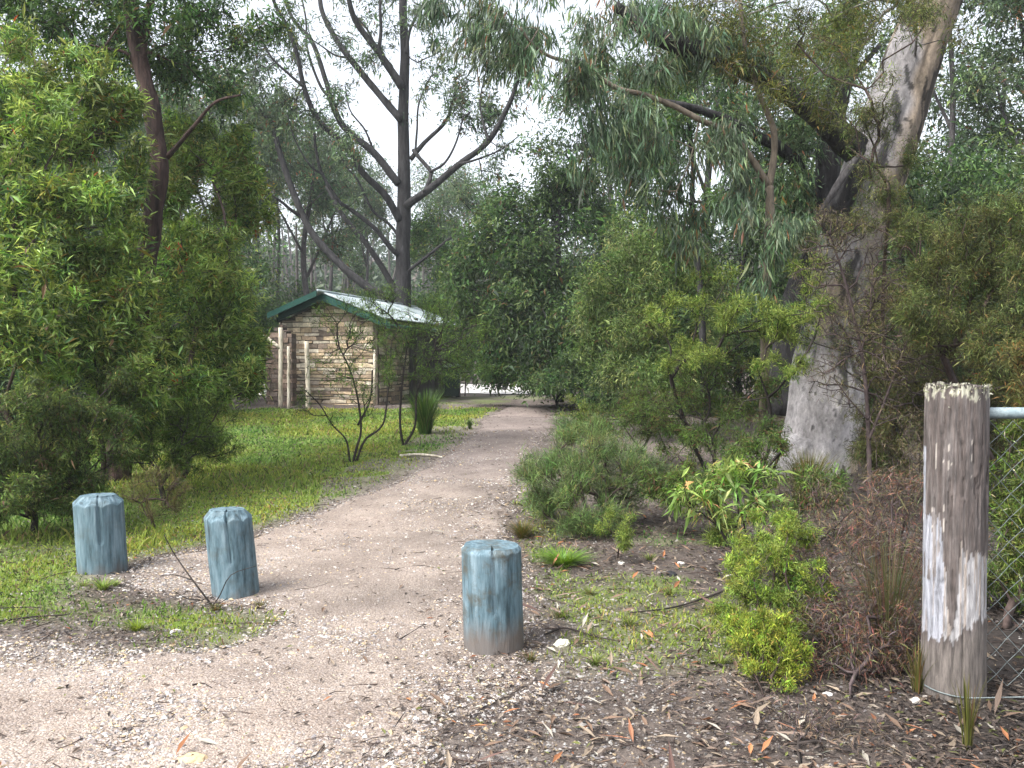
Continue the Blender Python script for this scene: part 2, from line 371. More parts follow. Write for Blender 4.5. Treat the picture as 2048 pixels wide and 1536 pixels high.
def plant(name, label, catg, base, limbs, blobs, kd, bark='twig', nstem=5, r0=.003, rmax=.03, seg=.12, alpha=.35, wob=.07, arc=0, clump=.35,
          group=None, seed=1, trunk=None, sides=3, names=('stems', 'foliage'), rough=.12, limbcol=None, extra=None, keep=None, lsides=12):
    rng = np.random.default_rng(seed)
    base = np.array(base, float)
    t = thing(name, label, catg, base, group)
    geo, nodes, pl = [], [base], [0.]
    if trunk is not None:
        for q, (pp, rr) in enumerate([limb_sweep(l, n=420 if lsides >= 64 else None) for l in trunk]):
            V, fs = sweep(pp, rr, (lsides if q == 0 else max(6, lsides - 4)) * (2 if lsides >= 64 else 1), rough, seed + q)
            geo.append((V, fs)); step = max(1, len(pp) // 14)
            st = 0 if q else len(pp) // 3
            nodes += list(pp[st::step]); pl += list(np.linspace(0, .5, len(pp[st::step])))
    if blobs:
        tips = blob_tips(blobs, clump, rng)
        if keep is not None: tips = tips[keep(tips)]
        pts, par, ti = grow(nodes, pl, tips, seg, alpha, wob, arc, rng)
        r, c = radii(par, len(nodes), r0, rmax)
        i = np.arange(len(nodes), len(pts)); A, B = pts[par[i]], pts[i]
        ra = np.minimum(r[par[i]], r[i] * 1.35); rb = r[i]
        V, fs = edges_tubes(A, B, ra, rb, sides); geo.append((V, fs))
    V, fs, _ = cat(geo)
    kw = {} if limbcol is None else {'col': limbcol(V)}
    part(names[0], V, fs, M[bark], t, smooth=True, **kw)
    if blobs and kd is not None:
        for qn, k1 in enumerate(kd if isinstance(kd, list) else [kd]):
            V, f, c = foliage(pts, par, ti, k1, rng)
            part(names[1] if qn == 0 else 'young_leaves', V, [f], M[k1['m']], t, col=c)
    if extra: extra(t)
    return t

# ------------------------------------------------------------------ path outline (world polygon from its real edge points)
left_px = [(1000, 822), (975, 835), (945, 872), (900, 905), (858, 932), (790, 968), (726, 995), (640, 1025), (570, 1050), (490, 1078), (410, 1100), (315, 1114), (262, 1140),
           (235, 1185), (420, 1200), (500, 1215), (560, 1235), (520, 1270), (420, 1300), (250, 1305), (120, 1290), (-60, 1290), (-500, 1300)]
right_px = [(1085, 822), (1102, 850), (1080, 890), (1055, 925), (1035, 970), (1018, 1020), (1005, 1060), (1030, 1120), (1045, 1200), (1052, 1290), (1068, 1350), (1010, 1390), (905, 1450), (880, 1536), (860, 1700)]
path_poly = np.array([G(*p)[:2] for p in left_px] + [(-7, 3.2), (-7, .6), (.0, .6)] + [G(*p)[:2] for p in reversed(right_px)])
path_poly = np.vstack([path_poly, [G(1060, 806)[:2] + np.array([1.0, .8])], [G(1010, 806)[:2] + np.array([.4, 1.2])]])
def sdist(x, y, poly):
    x = np.asarray(x, float).ravel(); y = np.asarray(y, float).ravel(); n = len(poly)
    best = np.full(len(x), 1e9); ins = np.zeros(len(x), bool)
    for i in range(n):
        a, b = poly[i], poly[(i + 1) % n]; e = b - a
        t = np.clip(((x - a[0]) * e[0] + (y - a[1]) * e[1]) / (e @ e + 1e-12), 0, 1)
        best = np.minimum(best, np.hypot(x - a[0] - t * e[0], y - a[1] - t * e[1]))
        if abs(e[1]) > 1e-12:
            c = ((a[1] > y) != (b[1] > y)) & (x < e[0] * (y - a[1]) / e[1] + a[0]); ins ^= c
    return np.where(ins, best, -best)
def path_sd(x, y):
    return sdist(x, y, path_poly) + .10 * fbm(np.ravel(x) * 3, np.ravel(y) * 3, 0, 21)

# lawn / moss density (0..1)
def grassiness(x, y):
    x = np.ravel(x); y = np.ravel(y); sd = path_sd(x, y)
    px = 1024 + F * x / np.maximum(y, .5)
    n1 = fbm(x * 1.3, y * 1.3, 0, 31); n2 = fbm(x * .45, y * .45, 0, 33)
    lft = sstep(-.05, -.5, sd) * (x < .5 - .02 * y) * np.clip(1.05 + .5 * n1 + .4 * n2, 0, 1) * sstep(4.2, 4.9, y + .8 * n1)
    lft = np.where(y > 6.5, np.clip(lft * 1.15 + .1 * (lft > 0), 0, 1), lft)
    lft = lft * (1 - .75 * ((px > 640) & (sd > -.9) & (y < 15)) * (n1 > -.25)) * (y < 19.5)
    rgt = (x > .1) * (sd < -.08) * sstep(.0, .6, n1 + .2 + .3 * n2 + .6 * fbm(x * 5, y * 5, 0, 35)) * sstep(3.6, 4.3, y) * sstep(7.5, 5.5, y) * sstep(2.0, 1.4, x) * .55
    isl = (x < -1) * (sd < 0) * sstep(5.2, 4.4, y) * np.clip(.02 + .8 * n1, 0, .3)
    far = (sd < -.2) * sstep(16, 18, y) * sstep(30, 24, y) * (px > 850) * np.clip(.3 + n1, 0, .6)
    return np.clip(lft + rgt + isl + far, 0, 1)

# ------------------------------------------------------------------ ground
def axis(segs):
    out = [segs[0][0]]
    for a, b, s in segs: out += list(np.linspace(a, b, max(2, int((b - a) / s) + 1))[1:])
    return np.array(out)
def gridmesh(name, xs, ys, zf, m, col=None):
    X, Y = np.meshgrid(xs, ys); V = np.stack([X.ravel(), Y.ravel(), zf(X.ravel(), Y.ravel())], 1)
    nx = len(xs); i = (np.arange(len(ys) - 1)[:, None] * nx + np.arange(nx - 1)[None]).ravel()
    f = np.stack([i, i + 1, i + nx + 1, i + nx], 1)
    return V, f
xs = axis([(-400, -60, 12), (-60, -14, 1.2), (-14, -5, .18), (-5, 4, .05), (4, 12, .18), (12, 60, 1.2), (60, 400, 12)])
ys = axis([(-60, -2, 3), (-2, 1.5, .2), (1.5, 8, .05), (8, 22, .10), (22, 50, .5), (50, 140, 3), (140, 500, 20)])
V, f = gridmesh('ground', xs, ys, lambda x, y: hgt(x, y), None)
sdv = path_sd(V[:, 0], V[:, 1]); near = (np.abs(V[:, 0]) < 16) & (V[:, 1] < 30)
V[:, 2] -= .03 * sstep(.0, .08, sdv)
V[:, 2] += near * .006 * fbm(V[:, 0] * 9, V[:, 1] * 9, 0, 41)
gr = np.zeros(len(V)); gr[near] = grassiness(V[near, 0], V[near, 1])
soil = np.array([.095, .076, .065]); soil2 = np.array([.185, .155, .135]); moss = np.array([.13, .19, .034])
pf = sstep(-.15, .55, fbm(V[:, 0] * .9 + 5, V[:, 1] * .9, 0, 44) + .35 * sstep(-.7, 0, sdv))[:, None]
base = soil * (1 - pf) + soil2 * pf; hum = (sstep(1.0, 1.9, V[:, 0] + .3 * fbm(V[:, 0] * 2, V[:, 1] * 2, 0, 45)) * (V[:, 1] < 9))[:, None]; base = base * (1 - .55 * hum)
gc = base * (1 - gr[:, None]) + moss * gr[:, None]
o = mesh('ground', V, [f], M['soil'], smooth=True, col=gc); o['kind'] = 'structure'
# path sheet, its rim dips under the soil
xs = axis([(-7, -4.6, .10), (-4.6, 2.4, .045)]); ys = axis([(.6, 2.4, .2), (2.4, 9, .05), (9, 20.5, .09)])
V, f = gridmesh('path', xs, ys, lambda x, y: hgt(x, y), None)
sdp = path_sd(V[:, 0], V[:, 1])
V[:, 2] += -.035 + .05 * sstep(-.10, .10, sdp) + .007 * fbm(V[:, 0] * 7, V[:, 1] * 7, 0, 51) + .012 * fbm(V[:, 0] * 1.5, V[:, 1] * 1.5, 0, 52)
f = f[(sdp[f] > -.12).any(1)]
tn = np.clip(.85 + .35 * fbm(V[:, 0] * .7, V[:, 1] * .7, 0, 53), .55, 1.25)[:, None]
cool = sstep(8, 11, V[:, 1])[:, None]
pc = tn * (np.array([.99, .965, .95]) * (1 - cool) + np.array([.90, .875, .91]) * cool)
used = np.unique(f); rm = np.full(len(V), -1); rm[used] = np.arange(len(used))
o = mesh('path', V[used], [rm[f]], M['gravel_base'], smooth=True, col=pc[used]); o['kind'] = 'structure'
# pale open track beyond the trees
xs = np.linspace(-16, 2.2, 60); ys = np.linspace(30, 41, 24)
V, f = gridmesh('road', xs, ys, lambda x, y: hgt(x, y) + .03, None)
V[:, 1] += .25 * fbm(V[:, 0], V[:, 1], 0, 8); V[:, 2] = hgt(V[:, 0], V[:, 1]) + .03
o = mesh('road', V, [f], M['road'], smooth=True); o['kind'] = 'structure'

# ------------------------------------------------------------------ scatter: pebbles, litter, grass
def surf(x, y):
    sd = path_sd(x, y); return hgt(x, y) + np.where(sd > 0, .012, 0), sd
OCT = np.array([[1, 0, 0], [0, 1, 0], [-1, 0, 0], [0, -1, 0], [0, 0, 1], [0, 0, -1.]])
OF = np.array([[0, 1, 4], [1, 2, 4], [2, 3, 4], [3, 0, 4], [1, 0, 5], [2, 1, 5], [3, 2, 5], [0, 3, 5]])
def stones(name, x, y, s, pal, flat=.55):
    n = len(x); z, sd = surf(x, y)
    a = RNG.uniform(0, 2 * np.pi, n); sc = s[:, None] * RNG.uniform(.6, 1.3, (n, 3)) * np.array([1, .8, flat])
    V = OCT[None] * sc[:, None] * (1 + RNG.uniform(-.3, .3, (n, 6, 1))) + RNG.normal(0, .15, (n, 6, 3)) * sc[:, None]
    ca, sa = np.cos(a)[:, None], np.sin(a)[:, None]
    X = V[..., 0] * ca - V[..., 1] * sa; Y = V[..., 0] * sa + V[..., 1] * ca
    V = np.stack([X + x[:, None], Y + y[:, None], V[..., 2] + (z + s * .15)[:, None]], -1).reshape(-1, 3)
    f = (np.arange(n)[:, None, None] * 6 + OF[None]).reshape(-1, 3)
    c = np.array(pal)[RNG.integers(0, len(pal), n)] * RNG.uniform(.7, 1.2, (n, 1)) * np.where(sd < -.1, .62, 1)[:, None]
    o = mesh(name, V, [f], M['stone'], col=np.repeat(c, 6, 0)); o['kind'] = 'stuff'; return o
def sample(n, y0, y1, wfn, pw=1.6):
    """points inside the widened view wedge, denser near the camera"""
    y = y0 + (y1 - y0) * RNG.uniform(0, 1, n) ** pw; x = RNG.uniform(-.68, .66, n) * y
    w = wfn(x, y); k = RNG.uniform(0, 1, n) < w
    return x[k], y[k]
PEB = [(.38, .345, .31), (.29, .25, .225), (.43, .40, .37), (.24, .20, .165), (.36, .295, .22), (.15, .13, .125), (.46, .44, .41), (.32, .285, .275), (.42, .32, .2), (.27, .25, .25)]
def wpeb(x, y):
    sd = path_sd(x, y); n = fbm(x * 1.1, y * 1.1, 0, 61)
    edge = np.exp(-(sd - .1) ** 2 / .09)
    return np.where(sd > 0, np.clip(.45 + .5 * n + .5 * edge + .35 * (x < -.6) * (y < 4.4), .06, 1), .55 * np.exp(sd / .5) + .04 + .13 * (y < 4.6) * sstep(1.6, .8, x))
x, y = sample(300000, 2.4, 14, wpeb, 1.5); s = np.clip(RNG.lognormal(-5.3, .42, len(x)), .0026, .015) * (1 + .03 * y)
stones('gravel', x, y, s, PEB)
# litter
def flat_leaves(x, y, Ln, wr, pal, lift=.006, name='leaf_litter', mt='litter', tilt=.35, pw=None):
    n = len(x); z, _ = surf(x, y); a = RNG.uniform(0, 2 * np.pi, n)
    d = np.stack([np.cos(a), np.sin(a), RNG.normal(0, tilt * .5, n)], 1)
    V, f = leaf_quads(np.stack([x, y, z + lift + RNG.uniform(0, .012, n)], 1), d, Ln, Ln * wr, .25, .0, 2.2)
    p = np.array([q[0] for q in pal]); w = np.array([q[1] for q in pal], float)
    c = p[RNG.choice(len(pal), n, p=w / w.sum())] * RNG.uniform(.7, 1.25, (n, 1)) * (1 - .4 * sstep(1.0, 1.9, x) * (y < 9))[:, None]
    return V, f, np.repeat(c, 4, 0)
LIT = [((.12, .088, .068), 4), ((.080, .062, .052), 6), ((.20, .165, .135), 2), ((.030, .024, .022), 4), ((.17, .07, .035), .45), ((.30, .27, .22), .35), ((.12, .13, .04), 1)]
def wlit(x, y):
    sd = path_sd(x, y); g = grassiness(x, y); n = fbm(x * 1.6, y * 1.6, 0, 71)
    return np.where(sd > 0, .012 + .035 * np.clip(n, 0, 1) + .30 * np.exp(-sd / .22) * (x > -.6) + .12 * np.exp(-sd / .1), np.clip(.85 - .6 * g + .3 * n, .1, 1) * np.where(x < -.5, .55, 1) * np.clip(.62 + 1.1 * fbm(x * .9, y * .9, 0, 73) + .5 * fbm(x * 5, y * 5, 0, 74), .12, 1) * np.where((x > -.5) & (y < 5), .30 + .70 * sstep(1.0, 1.7, x + .5 * fbm(x * 2, y * 2, 0, 75)), 1))
x, y = sample(190000, 2.4, 22, wlit, 1.7)
A1 = flat_leaves(x, y, RNG.uniform(.010, .045, len(x)) * (1 + .03 * y), .32, LIT)
x, y = sample(16000, 2.4, 12, wlit, 1.4); A2 = flat_leaves(x, y, RNG.uniform(.03, .11, len(x)), .06, LIT, .008)
V, fs, c = cat([(A1[0], [A1[1]], A1[2]), (A2[0], [A2[1]], A2[2])])
o = mesh('leaf_litter', V, fs, M['litter'], col=c); o['kind'] = 'stuff'
x, y = sample(2600, 2.4, 9, lambda x, y: np.where(path_sd(x, y) > 0, .06, .7) * (x > -1.2), 1.3)
A3 = flat_leaves(x, y, RNG.uniform(.06, .11, len(x)), .22, [((.24, .19, .14), 3), ((.15, .10, .07), 3), ((.30, .13, .06), 1), ((.34, .31, .26), 1.2)], .014, tilt=.7)
x, y = sample(420, 2.4, 8, lambda x, y: np.where(path_sd(x, y) > 0, .12, .8) * (x > -.4), 1.2)
A4 = flat_leaves(x, y, RNG.uniform(.10, .26, len(x)), .09, [((.19, .14, .11), 3), ((.10, .06, .05), 3), ((.26, .12, .07), 1)], .016, tilt=.4)
V, fs, c = cat([(a[0], [a[1]], a[2]) for a in (A3, A4)])
o = mesh('bark_litter', V, fs, M['litter'], col=c); o['kind'] = 'stuff'
# small dropped twigs
x, y = sample(3600, 2.4, 12, lambda x, y: np.where(path_sd(x, y) > 0, .16, .8), 1.4)
z, _ = surf(x, y); a = RNG.uniform(0, 2 * np.pi, len(x)); ln = RNG.lognormal(-2.3, .5, len(x)).clip(.03, .45)
A = np.stack([x, y, z + .008], 1); D = np.stack([np.cos(a), np.sin(a), RNG.normal(0, .05, len(x))], 1)
B = A + D * ln[:, None] * .5 + RNG.normal(0, .008, A.shape) * [1, 1, .5]; a2 = a + RNG.normal(0, .35, len(x))
C = B + np.stack([np.cos(a2), np.sin(a2), RNG.normal(0, .05, len(x))], 1) * ln[:, None] * .5
r = RNG.uniform(.0012, .0035, len(x)) * (.6 + ln * 2)
V, fs, _ = cat([edges_tubes(A, B, r, r * .8, 4), edges_tubes(B, C, r * .8, r * .4, 4)])
o = mesh('twig_litter', V, fs, M['twig'], smooth=True); o['kind'] = 'stuff'
# grass blades
def blades(x, y, hmin, hmax, w, pal, lean=.5):
    n = len(x); z = hgt(x, y); h = RNG.uniform(hmin, hmax, n) * (1 + .35 * fbm(x * 2, y * 2, 0, 81))
    a = RNG.uniform(0, 2 * np.pi, n); b = RNG.uniform(0, 2 * np.pi, n)
    s = np.stack([np.cos(a), np.sin(a), np.zeros(n)], 1) * (w * RNG.uniform(.7, 1.3, n))[:, None] / 2
    l = np.stack([np.cos(b), np.sin(b), np.zeros(n)], 1) * (h * RNG.uniform(.1, lean * 1.8, n))[:, None]
    p = np.stack([x, y, z - .004], 1); up = np.array([[0, 0, 1.]]) * h[:, None]
    V = np.stack([p - s, p + s, p + l * .45 + up * .62 + s * .7, p + l + up * RNG.uniform(.75, 1, n)[:, None], p + l * .45 + up * .62 - s * .7], 1).reshape(-1, 3)
    f = np.arange(n * 5).reshape(-1, 5)
    pp = np.array([q[0] for q in pal]); ww = np.array([q[1] for q in pal], float)
    c = pp[RNG.choice(len(pal), n, p=ww / ww.sum())] * RNG.uniform(.75, 1.25, (n, 1))
    patch = (fbm(x * .9, y * .9, 0, 83) + .1)[:, None]
    c = c * (1 + np.clip(patch, -.5, .6) * np.array([.9, .35, .2]))
    return V, f, np.repeat(c, 5, 0)
LAWN = [((.15, .235, .045), 6), ((.21, .295, .06), 5), ((.28, .31, .09), 2), ((.055, .095, .022), 3), ((.24, .20, .11), 1.2), ((.12, .09, .06), .7)]
x, y = sample(330000, 3.6, 21, grassiness, 1.15)
G1 = blades(x, y, .010, .032 + .0014 * y, .0030 + .0014 * y, LAWN)
x, y = sample(60000, 4, 21, lambda a, b: grassiness(a, b) ** 2 * (fbm(a * 1.2, b * 1.2, 0, 85) > .22) * .9, 1.1)
G2 = blades(x, y, .04, .13, .005 + .0006 * y, LAWN, .7)
V, fs, c = cat([(G1[0], [G1[1]], G1[2]), (G2[0], [G2[1]], G2[2])])
o = mesh('grass', V, fs, M['grass'], col=c); o['kind'] = 'stuff'

# ------------------------------------------------------------------ bollards
def bollard(label, topc, basec, wpx, flat_top, dirt, grime, seed, crackpx=0):
    b = G(*basec); d = b[1] + .0; rad = wpx * d / F / 2; d += rad * .9
    b = np.array([(basec[0] - 1024) / F * d, d, float(hgt((basec[0] - 1024) / F * d, d))])
    rx, ry, rz = ray(*topc); tp = np.array([rx, ry, rz]) * (d / ry) + np.array([0, 0, CAMH]); h = tp[2] - b[2]
    t = thing('bollard', label, 'bollard', b, 'blue painted timber bollards across the path')
    sides, rows = 72, 50
    th = np.linspace(0, 2 * np.pi, sides, endpoint=False)
    ch, tr_ = (.042, .74) if flat_top else (.016, .90)
    zz = np.r_[np.linspace(-.25, h - ch, rows), h - ch * .04, h, h, h, h]
    rr = np.r_[np.full(rows, rad), rad * (tr_ + .015), rad * tr_, rad * tr_ * .97, rad * .45, rad * .01]
    rfac = 1 + .025 * fbm(np.cos(th)[None] * 2.2, np.sin(th)[None] * 2.2, zz[:, None] * .8, seed) + .018 * fbm(np.cos(th)[None] * 9, np.sin(th)[None] * 9, zz[:, None] * 1.2, seed + 5) + .012 * fbm(np.cos(th)[None] * 22, np.sin(th)[None] * 22, zz[:, None] * 3, seed + 6)
    nf = 9 if flat_top else 13; fa = (th + seed) % (2 * np.pi / nf) - np.pi / nf; facets = 1 + ((math.cos(np.pi / nf) / np.cos(fa)) - 1)[None] * (1.0 if flat_top else .6) * (zz[:, None] > h - ch * .5)
    # drying cracks: narrow real grooves
    groove = np.zeros((len(zz), sides))
    for (ga, z0, z1, dep) in [(-math.pi / 2 + .05, h * .42, h * 1.1, .11), (-math.pi / 2 - .5, 0, h * .8, .02), (-math.pi / 2 + .7, h * .2, h * .95, .025), (-math.pi / 2 - 1.0, h * .3, h, .02)]:
        ga = ga + (0 if seed == 3 else (seed * .37) % .5)
        dd = np.abs((th - ga + np.pi) % (2 * np.pi) - np.pi)
        groove += dep * (dd < .05)[None] * ((zz > z0) & (zz < z1))[:, None]
    R_ = rr[:, None] * rfac * facets * (1 - groove)
    top = h + .006 * fbm(np.cos(th)[None] * 1.5, np.sin(th)[None] * 1.5, 0, seed + 7)
    Z = np.repeat(zz[:, None], sides, 1); Z[rows - 1] += -.55 * ch * (np.abs(fa) / (np.pi / nf)) ** 2; Z[rows - 2] += -.3 * ch * (np.abs(fa) / (np.pi / nf)) ** 2; Z[-4:] += (.008 * np.cos(th + seed)[None] * (rr[-4:, None] / rad)) - groove[-4:] * .3
    lean = (tp[:2] - b[:2]) / h
    V = np.stack([np.cos(th)[None] * R_ + Z * lean[0], np.sin(th)[None] * R_, Z], -1).reshape(-1, 3)
    n = len(zz); i = np.arange(n - 1)[:, None] * sides; j = np.arange(sides)[None]; j2 = (j + 1) % sides
    f = np.stack([i + j, i + j2, i + sides + j2, i + sides + j], -1).reshape(-1, 4)
    o = mesh('post', V, [f], mat('bollard_paint', bollard_fn(dirt, grime, seed)), t, smooth=True)
    sm = np.ones(len(f), bool); sm[(rows - 1) * sides:] = False; o.data.polygons.foreach_set('use_smooth', sm); o.data.update()
bollard('blue painted timber bollard on the lawn edge, farthest from the path middle, chamfered top', (196, 990), (201, 1150), 96, True, -.03, .35, 1)
bollard('blue painted timber bollard with fallen dark twigs round its foot', (454, 1018), (468, 1203), 94, True, -.05, .5, 2)
bollard('largest blue timber bollard with cracked grimy face and brown dirty foot', (983, 1090), (988, 1316), 124, False, .07, 1.0, 3)

# ------------------------------------------------------------------ fence: post, rail, wire
fb = G(1914, 1410); fd = fb[1] + .11; fx = (1914 - 1024) / F * fd; fz = float(hgt(fx, fd))
ft = thing('fence', 'weathered grey timber post carrying a steel rail and wire mesh', 'fence', (fx, fd, fz))
ph = P(1918, 768, fd)[2] - fz; pr = 117 * fd / F / 2
sides, rows = 150, 170
zz = np.linspace(-.3, ph, rows); th = np.linspace(0, 2 * np.pi, sides, endpoint=False)
TH, ZZ = np.meshgrid(th, zz)
rf = 1 + .03 * fbm(np.cos(TH) * 2, np.sin(TH) * 2, ZZ * 1.0, 91) + .03 * fbm(np.cos(TH) * 12, np.sin(TH) * 12, ZZ * 2.0, 92) - .06 * (np.abs(fbm(np.cos(TH) * 3.3, np.sin(TH) * 3.3, ZZ * .7, 89)) < .035)
uu = np.cos(TH + .48)  # -1 left .. 1 right as seen from the path
tz = (ph - ZZ) / ph
nz = fbm(uu * 14, np.sin(TH) * 4, ZZ * 1.2, 93); nz2 = fbm(uu * 24, np.sin(TH) * 9, ZZ * 4, 94)
# bleached patch: lower half with jagged top and a dark tongue down its middle
top_edge = np.where(uu < -.25, .44, .50) + .05 * nz + .03 * nz2 + .04 * uu
bot_edge = .80 - .07 * sstep(-.1, .8, uu) + .035 * nz + .02 * nz2
tong = .30 * sstep(.75, .55, tz) + .07
tongue = (np.abs(uu + .08 - .10 * (tz - .5)) < np.clip(.34 - .78 * (tz - .42), .03, .34) + .07 * nz2) & (tz < .76 + .03 * nz)
nz3 = fbm(np.cos(TH) * 7, np.sin(TH) * 7, ZZ * 30, 99); front = np.sin(TH + .48) < .15
pale = (tz > top_edge) & (tz < bot_edge) & ~tongue & front
pale |= (uu < -.90 + .05 * nz) & (tz > .2) & (tz < .8) & front
pale &= ~((nz2 > .42) & (tz < .62))
rf = rf - .022 * pale
R_ = pr * rf * (1 - .10 * sstep(.06, 0, tz) * np.abs(nz2)) * (1 + .03 * (tz - .5))
Z = ZZ + (ZZ > ph - .05) * .014 * fbm(np.cos(TH) * 3, np.sin(TH) * 3, 0, 95)
V = np.stack([np.cos(TH) * R_, np.sin(TH) * R_, Z], -1).reshape(-1, 3)
brown = np.array([.082, .066, .060]); grey = np.array([.135, .118, .112]); bleach = np.array([.33, .32, .325]); foot = np.array([.13, .112, .10])
c = brown + (grey - brown) * sstep(-.2, .5, nz2)[..., None]
c = c * (1 + .35 * nz3[..., None]); c = c + (np.array([.42, .38, .34]) - c) * ((nz2 > .5) & (nz3 > .0) & (tz < .5))[..., None]
ft_m = sstep(.0, .05, tz - bot_edge)[..., None]; c = c * (1 - ft_m) + foot * ft_m
cr = np.where((nz > -.1)[..., None], bleach, bleach * np.array([.86, .76, .66])); cr = cr * np.where((uu < -.3)[..., None], np.array([.88, .93, 1.02]), 1)
c = np.where(pale[..., None], cr, c)
lich = (tz < .035 + .05 * nz3) & (nz3 > .0); c = np.where(lich[..., None], np.array([.34, .33, .26]), c)
i = np.arange(rows - 1)[:, None] * sides; j = np.arange(sides)[None]; j2 = (j + 1) % sides
f = np.stack([i + j, i + j2, i + sides + j2, i + sides + j], -1).reshape(-1, 4)
# end grain disc
rings = [.96, .75, .5, .25, .01]; extra = []; off = len(V); base_ring = (rows - 1) * sides; prev = base_ring; fs2 = []
for k, rr in enumerate(rings):
    zt = ph - .012 - .008 * (k > 0) + .012 * fbm(np.cos(th) * rr * 9, np.sin(th) * rr * 9, 0, 96)
    extra.append(np.stack([np.cos(th) * pr * rr, np.sin(th) * pr * rr, zt], 1)); jj = np.arange(sides)
    fs2.append(np.stack([prev + jj, prev + (jj + 1) % sides, off + (jj + 1) % sides, off + jj], 1)); prev = off; off += sides
V = np.vstack([V] + extra); c = np.vstack([c.reshape(-1, 3), np.tile([.14, .13, .10], (len(rings) * sides, 1))])
pp = mesh('post', V, [f] + fs2, M['post'], ft, smooth=True, col=c)
pp['label'] = 'grey timber post with a bleached patch and a dark tongue down it'
# lichen tufts round the rim
n = 200; a = RNG.uniform(0, 2 * np.pi, n); rr = pr * RNG.uniform(.88, 1.02, n)
q = np.stack([np.cos(a) * rr, np.sin(a) * rr, np.full(n, ph - .012)], 1) - np.array([0, 0, 1]) * (RNG.exponential(.02, n) * (rr > pr * .94))[:, None]
V, f = leaf_quads(q, RNG.normal(0, 1, (n, 3)) + [0, 0, .9], RNG.uniform(.006, .022, n), RNG.uniform(.004, .012, n), .4, 0, .2)
ln_ = mesh('lichen', V, [f], M['litter'], ft, col=np.repeat(np.array([(.42, .42, .34), (.26, .27, .17), (.2, .18, .13)])[RNG.integers(0, 3, n)], 4, 0))
ln_['kind'] = 'stuff'
zr = P(2000, 826, fd)[2] - fz
# rail
xsr = np.linspace(pr * .55, 2.6, 12); V, fs = sweep(np.stack([xsr, np.zeros(12), np.full(12, zr)], 1), np.full(12, .0235), 20)
mesh('rail', V, fs, M['galv'], ft, smooth=True)
# diamond mesh: interlaced zigzag wires
zb = P(2000, 1372, fd)[2] - fz; zt = zr - .03; pitch = .098; segs = []
kmax = int((zt - zb) / (pitch / 2))
A_, B_ = [], []
for w in range(34):
    x0 = pr + .01 + w * pitch / 2 * 1.0
    if x0 > 2.5: break
    for k in range(kmax):
        xa = x0 + (pitch / 2 if (k + w) % 2 else 0) ; xb = x0 + (0 if (k + w) % 2 else pitch / 2)
        z0 = zb + (zt - zb) * k / kmax; z1 = zb + (zt - zb) * (k + 1) / kmax
        dy = .003 if k % 2 else -.003
        A_.append((xa, -dy, z0)); B_.append((xb, dy, z1))
A_ = np.array(A_); B_ = np.array(B_)
sag = lambda q: q + np.stack([.008 * fbm(q[:, 0] * 3, q[:, 2] * 3, 0, 97), .02 * fbm(q[:, 0] * 1.5, q[:, 2] * 1.5, 0, 98), .008 * fbm(q[:, 0] * 3, q[:, 2] * 3, 5, 97)], 1)
V, fs = edges_tubes(sag(A_), sag(B_), np.full(len(A_), .0013), np.full(len(A_), .0013), 5)
mesh('wire_mesh', V, fs, M['wire'], ft, smooth=True)
# strand wrapped round the post foot
a = np.linspace(np.pi * 1.02, np.pi * 1.5, 12); wr = pr * 1.045
loop = np.stack([np.cos(a) * wr, np.sin(a) * wr, zb + .012 * (1 - np.linspace(0, 1, 12))], 1)
line = np.stack([np.linspace(.03, 2.5, 14), np.linspace(-wr, -.02, 14) * np.r_[1, .99, .9, np.linspace(.7, .1, 11)], np.full(14, zb)], 1)
V, fs = sweep(np.vstack([loop, line]), np.full(26, .0028), 6); mesh('strand', V, fs, M['wire'], ft, smooth=True)

# ------------------------------------------------------------------ stone hut
a0 = math.radians(15); gx = np.array([math.cos(a0), -math.sin(a0)]); gy = np.array([math.sin(a0), math.cos(a0)])
cor = np.array([-3.36, 20.9]); hz0 = .30   # near wall corner (right end of the gable)
Wg, Ld, He = 2.5, 5.6, 2.16
ht = thing('stone_hut', 'small sandstone hut with a green gable and pale metal roof', 'hut', (cor[0], cor[1], hz0))
def HL(u, v, z): # u: to the left along gable, v: away along side
    p = -gx * u + gy * v; return np.array([p[0], p[1], z])
def HV(a): a = np.asarray(a, float); return a[:, :1] * np.r_[-gx, 0] + a[:, 1:2] * np.r_[gy, 0] + a[:, 2:] * np.array([0, 0, 1.])
SAND = [(.66, .54, .37), (.74, .64, .48), (.56, .43, .28), (.42, .32, .22), (.62, .48, .31), (.74, .66, .52), (.27, .21, .16), (.50, .42, .33)]
def stonewall(u0, v0, u1, v1, hf, thick, pal, course=.095, blk=(.16, .6)):
    Ln = math.hypot(u1 - u0, v1 - v0); d = np.array([u1 - u0, v1 - v0]) / Ln; nrm = np.array([d[1], -d[0]])
    out = []; z = -.15
    while z < hf(Ln / 2) + .6:
        hh = course * RNG.uniform(.6, 1.45); s = -RNG.uniform(0, .2)
        while s < Ln:
            b = RNG.uniform(*blk); s0, s1 = max(s, 0), min(s + b, Ln)
            if s1 - s0 > .03:
                zt = z + hh; lim = min(hf(s0), hf(s1)); 
                if z < lim - .02:
                    zt = min(zt, lim); pj = RNG.uniform(-.006, .016)
                    uu, vv = u0 + d[0] * (s0 + s1) / 2, v0 + d[1] * (s0 + s1) / 2
                    V, f = box((0, 0, (z + zt) / 2), (s1 - s0 - .014, thick + pj * 2, zt - z - RNG.uniform(.010, .026)), jit=.006)
                    q = np.stack([uu + V[:, 0] * d[0] + V[:, 1] * nrm[0], vv + V[:, 0] * d[1] + V[:, 1] * nrm[1], V[:, 2]], 1)
                    out.append((HV(q), f, np.array(pal[RNG.integers(len(pal))]) * RNG.uniform(.6, 1.15)))
            s += b
        z += hh
    return out
